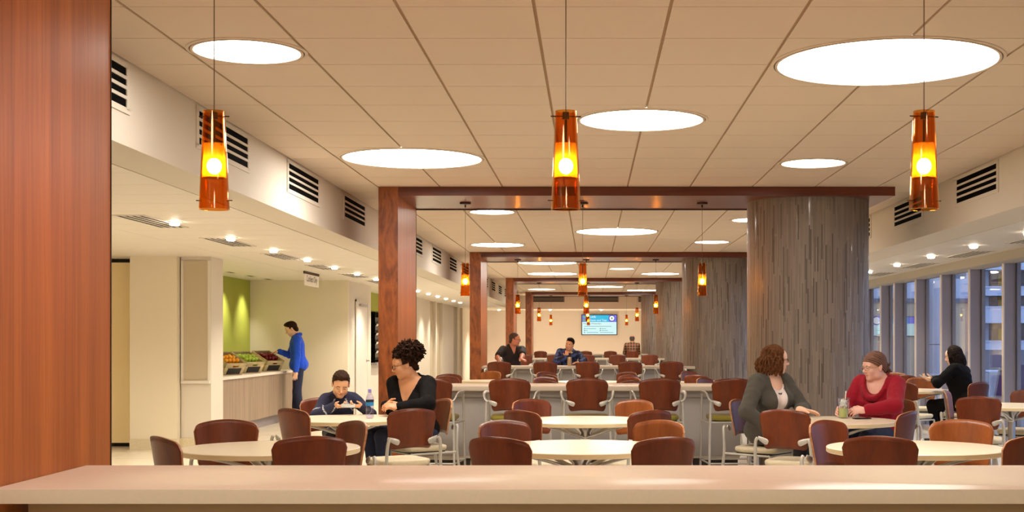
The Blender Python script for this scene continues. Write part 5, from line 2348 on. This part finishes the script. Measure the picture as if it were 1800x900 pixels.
def head_wrap():
    g = np.random.default_rng(2)
    pr = [EL((0, -0.018, 0.040), (0.086, 0.106, 0.094)), EL((0, -0.07, -0.015), (0.068, 0.05, 0.06), 0.02),
          EL((0, -0.122, -0.015), (0.036, 0.026, 0.036), 0.01), CP((0.008, -0.125, -0.02), (0.03, -0.125, -0.085), 0.016, 0.012), CP((-0.008, -0.125, -0.02), (-0.02, -0.13, -0.10), 0.016, 0.012)]
    for k in range(7):  # folds sweeping from the brow to the knot
        t = k / 6
        prev = None
        for i in range(13):
            a_ = -1.35 + 2.7 * i / 12
            q = V3(0.087 * math.sin(a_) , 0.0, 0)
            y = -0.018 + 0.106 * math.cos(a_) * (1 - 0.55 * t) - 0.05 * t
            zz = 0.055 + 0.078 * math.sin(t * 1.35) - 0.055 * (1 - math.cos(a_)) * (1 - 0.4 * t)
            rr = math.sqrt(max(1 - ((y + 0.018) / 0.107) ** 2 - ((zz - 0.04) / 0.095) ** 2, 0.0))
            q = V3(math.copysign(0.087 * rr, a_) if abs(a_) > 1e-6 else 0, y, zz)
            if prev is not None and np.linalg.norm(q - prev) < 0.05:
                pr.append(CP(prev, q, 0.0045, 0.0045, 0.004))
            prev = q
    for i in range(24):
        q = V3(g.uniform(-0.045, 0.045), -0.115 + g.uniform(-0.02, 0.015), g.uniform(-0.06, 0.03))
        pr.append(CP(q, q + unit(g.normal(size=3)) * 0.02, 0.008, 0.006, 0.004))
    Fd = Field(pr, 0.0048, pad=0.03)
    Fd.cut(lambda X, Y, Z: np.maximum(Z - (0.052 - (0.085 - Y) * 0.62), -0.075 - Y))
    return Fd.mesh()


HAIR = dict(short=hair_short, crop=hair_crop, curly=hair_curly, wavy=hair_wavy, bob=hair_bob, fringe=hair_fringe, wrap=head_wrap)

# ---- materials for people


def skin(name, col, lip):
    m, nt, b = nm(name)
    b.inputs['Base Color'].default_value = col
    b.inputs['Roughness'].default_value = 0.5
    b.inputs['Subsurface Weight'].default_value = 0.0
    plain(name + '_lip', tuple(0.55 * a + 0.45 * c for a, c in zip(lip, col)), 0.45)


skin('skin_tan', srgb(206, 146, 104), srgb(170, 84, 70))
skin('skin_boy', srgb(226, 172, 134), srgb(196, 110, 96))
skin('skin_light', srgb(236, 190, 162), srgb(206, 118, 108))
skin('skin_rosy', srgb(238, 184, 164), srgb(196, 106, 98))
skin('skin_ruddy', srgb(212, 146, 112), srgb(170, 96, 80))
plain('hair_black', srgb(30, 20, 14), 0.75, vary=0.4, vscale=60, spec=0.15)
plain('hair_darkbrown', srgb(52, 32, 20), 0.75, vary=0.45, vscale=60, spec=0.15)
plain('hair_auburn', srgb(86, 50, 24), 0.75, vary=0.55, vscale=45, spec=0.15)
plain('hair_curls', srgb(44, 26, 16), 0.85, vary=0.5, vscale=70, spec=0.1)
plain('hair_grey', srgb(84, 74, 66), 0.75, vary=0.4, vscale=60, spec=0.15)
plain('cloth_black', srgb(18, 15, 15), 0.9, spec=0.15, bump=0.15, bscale=120)
plain('cloth_navy', srgb(30, 30, 58), 0.85, bump=0.15, bscale=120)
plain('seam_grey', srgb(170, 172, 180), 0.7)
plain('cloth_blue', srgb(38, 84, 216), 0.9, spec=0.2, sheen=0.1, bump=0.2, bscale=90)
plain('cloth_dark', srgb(30, 28, 36), 0.85)
plain('cloth_white', srgb(240, 226, 220), 0.85, bump=0.1, bscale=120)
plain('cloth_cardigan', srgb(80, 76, 68), 0.95, spec=0.2, sheen=0.1, bump=0.3, bscale=160)
plain('cloth_crimson', srgb(150, 18, 38), 0.85, spec=0.2, sheen=0.1, bump=0.15, bscale=120)
plain('cloth_charcoal', srgb(40, 34, 32), 0.8, bump=0.1, bscale=120)
plain('denim', srgb(30, 38, 66), 0.85, bump=0.2, bscale=180)
plain('cloth_cream', srgb(214, 200, 170), 0.85)
plain('beads', srgb(46, 42, 40), 0.3)
plain('gold_frame', srgb(190, 160, 120), 0.3, metal=0.6)


def plaid(name):
    m, nt, b = nm(name)
    tc = nt.nodes.new('ShaderNodeTexCoord')
    sp = nt.nodes.new('ShaderNodeSeparateXYZ')
    nt.links.new(tc.outputs['Object'], sp.inputs[0])
    prev = None
    cols = [srgb(58, 62, 46), srgb(170, 76, 44), srgb(200, 190, 150)]
    base = None
    for axis_, per, wd, col in (('X', 0.085, 0.42, cols[1]), ('Z', 0.085, 0.35, cols[1]), ('X', 0.085, 0.08, cols[2]), ('Z', 0.085, 0.08, cols[2])):
        ml = nt.nodes.new('ShaderNodeMath')
        ml.operation = 'DIVIDE'
        ml.inputs[1].default_value = per
        nt.links.new(sp.outputs[axis_], ml.inputs[0])
        fr = nt.nodes.new('ShaderNodeMath')
        fr.operation = 'FRACT'
        nt.links.new(ml.outputs[0], fr.inputs[0])
        ls = nt.nodes.new('ShaderNodeMath')
        ls.operation = 'LESS_THAN'
        ls.inputs[1].default_value = wd
        nt.links.new(fr.outputs[0], ls.inputs[0])
        hf = nt.nodes.new('ShaderNodeMath')
        hf.operation = 'MULTIPLY'
        hf.inputs[1].default_value = 0.6
        nt.links.new(ls.outputs[0], hf.inputs[0])
        mx = nt.nodes.new('ShaderNodeMix')
        mx.data_type = 'RGBA'
        nt.links.new(hf.outputs[0], mx.inputs[0])
        if base is None:
            mx.inputs[6].default_value = cols[0]
        else:
            nt.links.new(base, mx.inputs[6])
        mx.inputs[7].default_value = col
        base = mx.outputs[2]
    nt.links.new(base, b.inputs['Base Color'])
    b.inputs['Roughness'].default_value = 0.85


def mottled(name, c1, c2, scale):
    m, nt, b = nm(name)
    tc = nt.nodes.new('ShaderNodeTexCoord')
    n = nt.nodes.new('ShaderNodeTexNoise')
    n.inputs['Scale'].default_value = scale
    nt.links.new(tc.outputs['Object'], n.inputs['Vector'])
    r = nt.nodes.new('ShaderNodeValToRGB')
    r.color_ramp.elements[0].position = 0.46
    r.color_ramp.elements[0].color = c1
    r.color_ramp.elements[1].position = 0.62
    r.color_ramp.elements[1].color = c2
    nt.links.new(n.outputs['Fac'], r.inputs['Fac'])
    nt.links.new(r.outputs['Color'], b.inputs['Base Color'])
    b.inputs['Roughness'].default_value = 0.8


def striped(name, c1, c2, scale):
    m, nt, b = nm(name)
    tc = nt.nodes.new('ShaderNodeTexCoord')
    mp = nt.nodes.new('ShaderNodeMapping')
    mp.inputs['Rotation'].default_value = (math.radians(-32), 0, 0)
    nt.links.new(tc.outputs['Object'], mp.inputs['Vector'])
    wv = nt.nodes.new('ShaderNodeTexWave')
    wv.bands_direction = 'Z'
    wv.inputs['Scale'].default_value = scale
    wv.inputs['Distortion'].default_value = 1.5
    wv.inputs['Detail'].default_value = 1.0
    nt.links.new(mp.outputs['Vector'], wv.inputs['Vector'])
    r = nt.nodes.new('ShaderNodeValToRGB')
    r.color_ramp.elements[0].color = c1
    r.color_ramp.elements[1].color = c2
    nt.links.new(wv.outputs['Fac'], r.inputs['Fac'])
    nt.links.new(r.outputs['Color'], b.inputs['Base Color'])
    b.inputs['Roughness'].default_value = 0.8


plaid('cloth_plaid')
mottled('cloth_pattern', srgb(22, 26, 54), srgb(70, 96, 160), 16.0)
striped('scarf', srgb(70, 42, 34), srgb(142, 100, 80), 22.0)

# ------------------------------------------------------------------ the nine people
SEAT, BAR = 0.48, 0.65

# woman in black with glasses and curly hair, turned toward the boy
person('smiling person with piled curly hair and glasses in a black V-neck top, hands clasped', (-1.495, 11.06), -128, 'skin_tan', 'hair_curls', 'cloth_black', 'denim', seat=SEAT, s=0.97,
       girth=1.2, bust=1.1, lean=14, twist=-32, yaw=18, pitch=14, roll=4, poleR=(0.35, 0.8, -0.45), RW=(-1.71, 10.74, 0.825), LW=(-1.58, 10.64, 0.82), Rh=((0.55, -0.8, 0.1), (0.6, 0.5, -0.3)), Lh=((-0.85, -0.35, 0.15), (-0.3, 0.3, -0.7)),
       hair='curly', neck='v', glasses='black_metal', hand_curl=(0.8, 0.75), neck_len=-0.01)


def boy_seams(T, Wd, S, E, W):
    mi = np.zeros(len(T), dtype=int)
    x, y, z = np.abs(T[:, 0]), T[:, 1], T[:, 2]
    mi[(np.abs(x - (0.07 + (0.45 - z) * 0.55)) < 0.007) & (z > 0.30) & (z < 0.47)] = 1
    for sd in (1, -1):
        ax = W[sd] - E[sd]
        L = np.linalg.norm(ax)
        t = (Wd - E[sd]) @ ax / L ** 2
        r = np.linalg.norm(Wd - E[sd] - t[:, None] * ax, axis=1)
        mi[(r < 0.07) & (np.abs(t - 0.5) < 0.03)] = 1
        up = Wd[:, 2] - (E[sd] + t[:, None] * ax)[:, 2]
        mi[(r < 0.07) & (t > 0.02) & (t < 0.5) & (up > 0) & (np.abs(np.cross(ax / L, Wd - E[sd])[:, 2]) < 0.006)] = 1
    return mi


person('young child in a navy top with pale seams looking down at a phone', (-2.19, 11.22), 166, 'skin_boy', 'hair_darkbrown', ['cloth_navy', 'seam_grey'], 'cloth_dark', seat=SEAT, s=0.74, head_s=0.92,
       lean=22, yaw=0, pitch=26, roll=-3, poleL=(0.3, 0.3, -0.35), poleR=(-0.9, 0.2, -0.3), RW=(-2.17, 10.93, 0.815), LW=(-1.93, 10.92, 0.815), Rh=((0.86, -0.35, -0.05), (0.15, 0.3, 0.9)), Lh=((-0.8, -0.4, 0.0), (-0.2, 0.3, 0.9)),
       hair='short', shirt_fn=boy_seams, hand_curl=(0.75, 0.75), elbow_out=1.3)
b = MB()
b.box((0, 0, 0), (0.115, 0.058, 0.009), Matrix.Rotation(math.radians(28), 3, 'X'), bevel=0.004)
o = obj('phone', b, ['phone_white'], None, (-2.04, 10.85, 0.82), math.radians(6))
tag(o, 'pale phone held in both hands by the child in navy', 'phone')


def jacket_fn(T, Wd, S, E, W):
    mi = np.zeros(len(T), dtype=int)
    mi[(np.abs(T[:, 0]) < 0.008) & (T[:, 1] > 0.03) & (T[:, 2] > 0.28)] = 1
    return mi


def jacket_collar(tp, S, E, W, s, RT):
    pr = []
    prev = None
    for k in range(13):
        a_ = -2.6 + 5.2 * k / 12
        q = tp(0.075 * math.sin(a_), -0.012 - 0.07 * math.cos(a_), 0.485 + (0.02 if abs(a_) < 1.5 else -0.012))
        if prev is not None:
            pr.append(('cap', prev, q, 0.014, 0.014, 0.01))
        prev = q
    pr.append(('ell', tp(0, -0.005, 0.0), V3(0.182, 0.142, 0.10) * s, RT, 0.05))
    return pr


person('standing person in a bright blue jacket and dark jeans reaching for the red apples', (-4.86, 21.45), -104, 'skin_light', 'hair_darkbrown', ['cloth_blue', 'cloth_dark'], 'denim', seat=None, s=1.0, male=True,
       lean=5, yaw=4, pitch=26, RW=(-5.16, 21.36, 1.175), LW=(-4.83, 21.13, 0.84), Rh=((-0.9, -0.1, -0.15), (0, 0, -1)), Lh=((-0.1, -0.05, -1), (-0.3, 0.8, 0)),
       hair='short', shirt_fn=jacket_fn, extra=jacket_collar, neck='shirt', hand_curl=(0.5, 0.35), res=(0.014, 0.007), cloth_res=0.010, poleL=(0.6, -0.5, 0.0), poleR=(0.1, 0.4, -0.9))


def cardi(tp, S, E, W, s, RT):
    return [('ell', tp(0, -0.03, 0.02), V3(0.18, 0.125, 0.10) * s, RT, 0.05), ('ell', tp(0.10, 0.06, 0.02), V3(0.09, 0.14, 0.085) * s, RT, 0.05), ('ell', tp(-0.10, 0.06, 0.02), V3(0.09, 0.14, 0.085) * s, RT, 0.05),
            ('cap', tp(0.06, 0.02, 0.46), tp(0.075, 0.11, 0.26), 0.02, 0.018, 0.015), ('cap', tp(-0.06, 0.02, 0.46), tp(-0.075, 0.11, 0.26), 0.02, 0.018, 0.015)]


_, H = person('person with wavy auburn hair and glasses in a grey cardigan and white top', (1.485, 10.88), 130, 'skin_light', 'hair_auburn', 'cloth_cardigan', 'cloth_dark', seat=SEAT, s=0.99,
              girth=1.0, bust=1.0, lean=6, twist=14, yaw=-42, pitch=3, RW=(1.47, 10.62, 0.64), LW=(1.72, 10.63, 0.797), poleL=(0.3, 0.9, -0.1), Rh=((0.8, -0.3, -0.3), (0, 0, -1)), Lh=((0.95, -0.22, -0.12), (0.1, -0.3, -0.9)),
              hair='wavy', neck='open', sleeves='three', glasses='black_metal', extra=cardi, hand_curl=(0.5, 0.25))
# the bead necklace worn by the person in the cardigan
b = MB()
for k in range(17):
    a_ = -1.25 + 2.5 * k / 16
    p = H['tp'](0.075 * math.sin(a_), 0.125 - 0.035 * abs(math.sin(a_)), 0.42 - 0.075 * math.cos(a_))
    b.ball(p, 0.0085 if k % 2 else 0.006, 1)
obj('necklace', b, ['beads'], _)


def cowl(tp, S, E, W, s, RT):
    pr = []
    for rad, zc, dep, r in ((0.10, 0.47, 0.12, 0.021), (0.115, 0.465, 0.19, 0.019), (0.13, 0.45, 0.25, 0.017), (0.14, 0.43, 0.30, 0.014)):
        prev = None
        for k in range(13):
            a_ = -1.57 + 3.14 * k / 12
            q = tp(rad * math.sin(a_), 0.02 + 0.135 * math.cos(a_) + 0.01, zc - dep * math.cos(a_) ** 1.2)
            if prev is not None:
                pr.append(('cap', prev, q, r, r, 0.006))
            prev = q
    pr.append(('ell', tp(0, 0.03, 0.04), V3(0.205, 0.18, 0.125) * s, RT, 0.05))
    return pr


person('person in a draped crimson top with a striped brown headscarf and thin glasses', (2.47, 10.93), -134, 'skin_rosy', 'hair_grey', 'cloth_crimson', 'denim', seat=SEAT, s=0.98,
       girth=1.25, bust=1.2, lean=14, twist=-12, yaw=22, pitch=6, RW=(2.07, 10.63, 0.80), LW=(2.245, 10.53, 0.80), Rh=((-0.6, -0.7, 0.0), (0.7, -0.4, -0.3)), Lh=((-0.93, -0.25, 0.0), (-0.2, 0.5, -0.6)),
       hair='wrap', neck='scoop', glasses='gold_frame', extra=cowl, hand_curl=(0.75, 0.6), jaw=1.08, neck_len=-0.04, poleL=(0.8, -0.5, -0.3), poleR=(-0.2, 0.5, -0.8))

person('person in black with dark bobbed hair seen from behind, reading a phone', (4.58, 15.84), -44, 'skin_light', 'hair_black', 'cloth_black', 'cloth_black', seat=SEAT, s=0.97,
       girth=1.12, bust=1.0, lean=13, side=7, twist=-8, yaw=-24, pitch=14, RW=(4.28, 16.16, 0.87), poleR=(0.3, 0.9, -0.15), LW=(4.25, 16.0, 0.87), Rh=((-0.9, 0.1, 0.2), (0, -0.4, 0.9)), Lh=((-0.9, 0.2, 0.2), (0, 0.3, 0.9)),
       hair='bob', neck='crew', hand_curl=(0.6, 0.7), res=(0.014, 0.007), cloth_res=0.010)
b = MB()
b.box((0, 0, 0), (0.07, 0.14, 0.009), Matrix.Rotation(math.radians(35), 3, 'X'), bevel=0.004)
o = obj('phone', b, ['phone_white'], None, (4.145, 16.08, 0.895), math.radians(66))
tag(o, 'white phone held up by the person in black at the window table', 'phone')

person('grey haired person in a black short sleeved shirt and glasses at the bar', (-1.47, 23.62), 158, 'skin_ruddy', 'hair_grey', 'cloth_charcoal', 'denim', seat=BAR, s=1.0, male=True, girth=1.12,
       lean=14, yaw=-58, pitch=4, RW=(-1.62, 23.0, 0.965), LW=(-1.26, 22.95, 0.965), Rh=((0.7, -0.5, 0), (0, 0, -1)), Lh=((0.5, -0.6, 0), (0, 0, -1)),
       hair='crop', sleeves='short', neck='shirt', glasses='black_metal', res=(0.016, 0.0085), cloth_res=0.012, extra=jacket_collar)
_, H = person('dark haired youth in a patterned navy jacket resting chin on hand', (-0.44, 23.56), 186, 'skin_boy', 'hair_black', ['cloth_pattern'], 'denim', seat=BAR, s=0.92, male=True,
              lean=20, side=-8, yaw=16, pitch=8, roll=-14, RW=(-0.44, 23.16, 1.06), LW=(-0.20, 23.0, 0.965), Rh=((0.05, 0.1, 0.9), (0, 0.9, 0.1)), Lh=((-0.8, -0.3, 0), (0, 0, -1)),
              hair='short', neck='crew', res=(0.016, 0.0085), cloth_res=0.012, hand_curl=(0.9, 0.5), poleR=(-0.5, -0.6, -0.7))
b = MB()
ring = [H['tp'](0.085 * math.sin(a_), -0.012 - 0.08 * math.cos(a_), 0.475 + 0.02 * math.cos(a_)) for a_ in np.linspace(-2.7, 2.7, 15)]
b.tube([Vector(p) for p in ring], 0.021, 10)
obj('hood', b, ['cloth_cream'], _)
person('person in an orange and green plaid shirt seen from behind at the farthest counter', (1.285, 40.46), 2, 'skin_ruddy', 'hair_grey', 'cloth_plaid', 'denim', seat=BAR, s=1.0, male=True,
       lean=5, yaw=5, pitch=3, RW=(1.40, 40.85, 0.97), LW=(1.16, 40.85, 0.97), Rh=((-0.5, 0.8, 0), (0, 0, -1)), Lh=((0.5, 0.8, 0), (0, 0, -1)), hair='fringe', elbow_out=0.35, neck='crew', res=(0.02, 0.011), cloth_res=0.014)
# ------------------------------------------------------------------ sky, camera, colour management
w = bpy.data.worlds.new('dusk')
bpy.context.scene.world = w
w.use_nodes = True
bg = w.node_tree.nodes['Background']
bg.inputs['Color'].default_value = (0.44, 0.56, 0.80, 1)
bg.inputs['Strength'].default_value = 2.1
cd = bpy.data.cameras.new('camera')
co = bpy.data.objects.new('camera', cd)
C.objects.link(co)
co.location = (0, 0, EYE)
co.rotation_euler = (PI / 2, 0, 0)
cd.sensor_fit = 'HORIZONTAL'
cd.sensor_width = 36.0
cd.lens = F / 1800.0 * 36.0
cd.shift_x = -(CX - 900.0) / 1800.0
cd.shift_y = (CY - 450.0) / 1800.0
cd.clip_end = 300
sc = bpy.context.scene
sc.camera = co
sc.view_settings.view_transform = 'Standard'
sc.view_settings.look = 'None'
sc.view_settings.gamma = 1.0
sc.view_settings.use_curve_mapping = False
sc.view_settings.exposure = EXPO
cy = sc.cycles
cy.max_bounces = 8
cy.diffuse_bounces = 4
cy.glossy_bounces = 3
cy.transparent_max_bounces = 14
cy.transmission_bounces = 4
cy.caustics_reflective = False
cy.caustics_refractive = False
cy.sample_clamp_indirect = 6.0
cy.use_denoising = True
cy.use_adaptive_sampling = True
cy.adaptive_threshold = 0.06
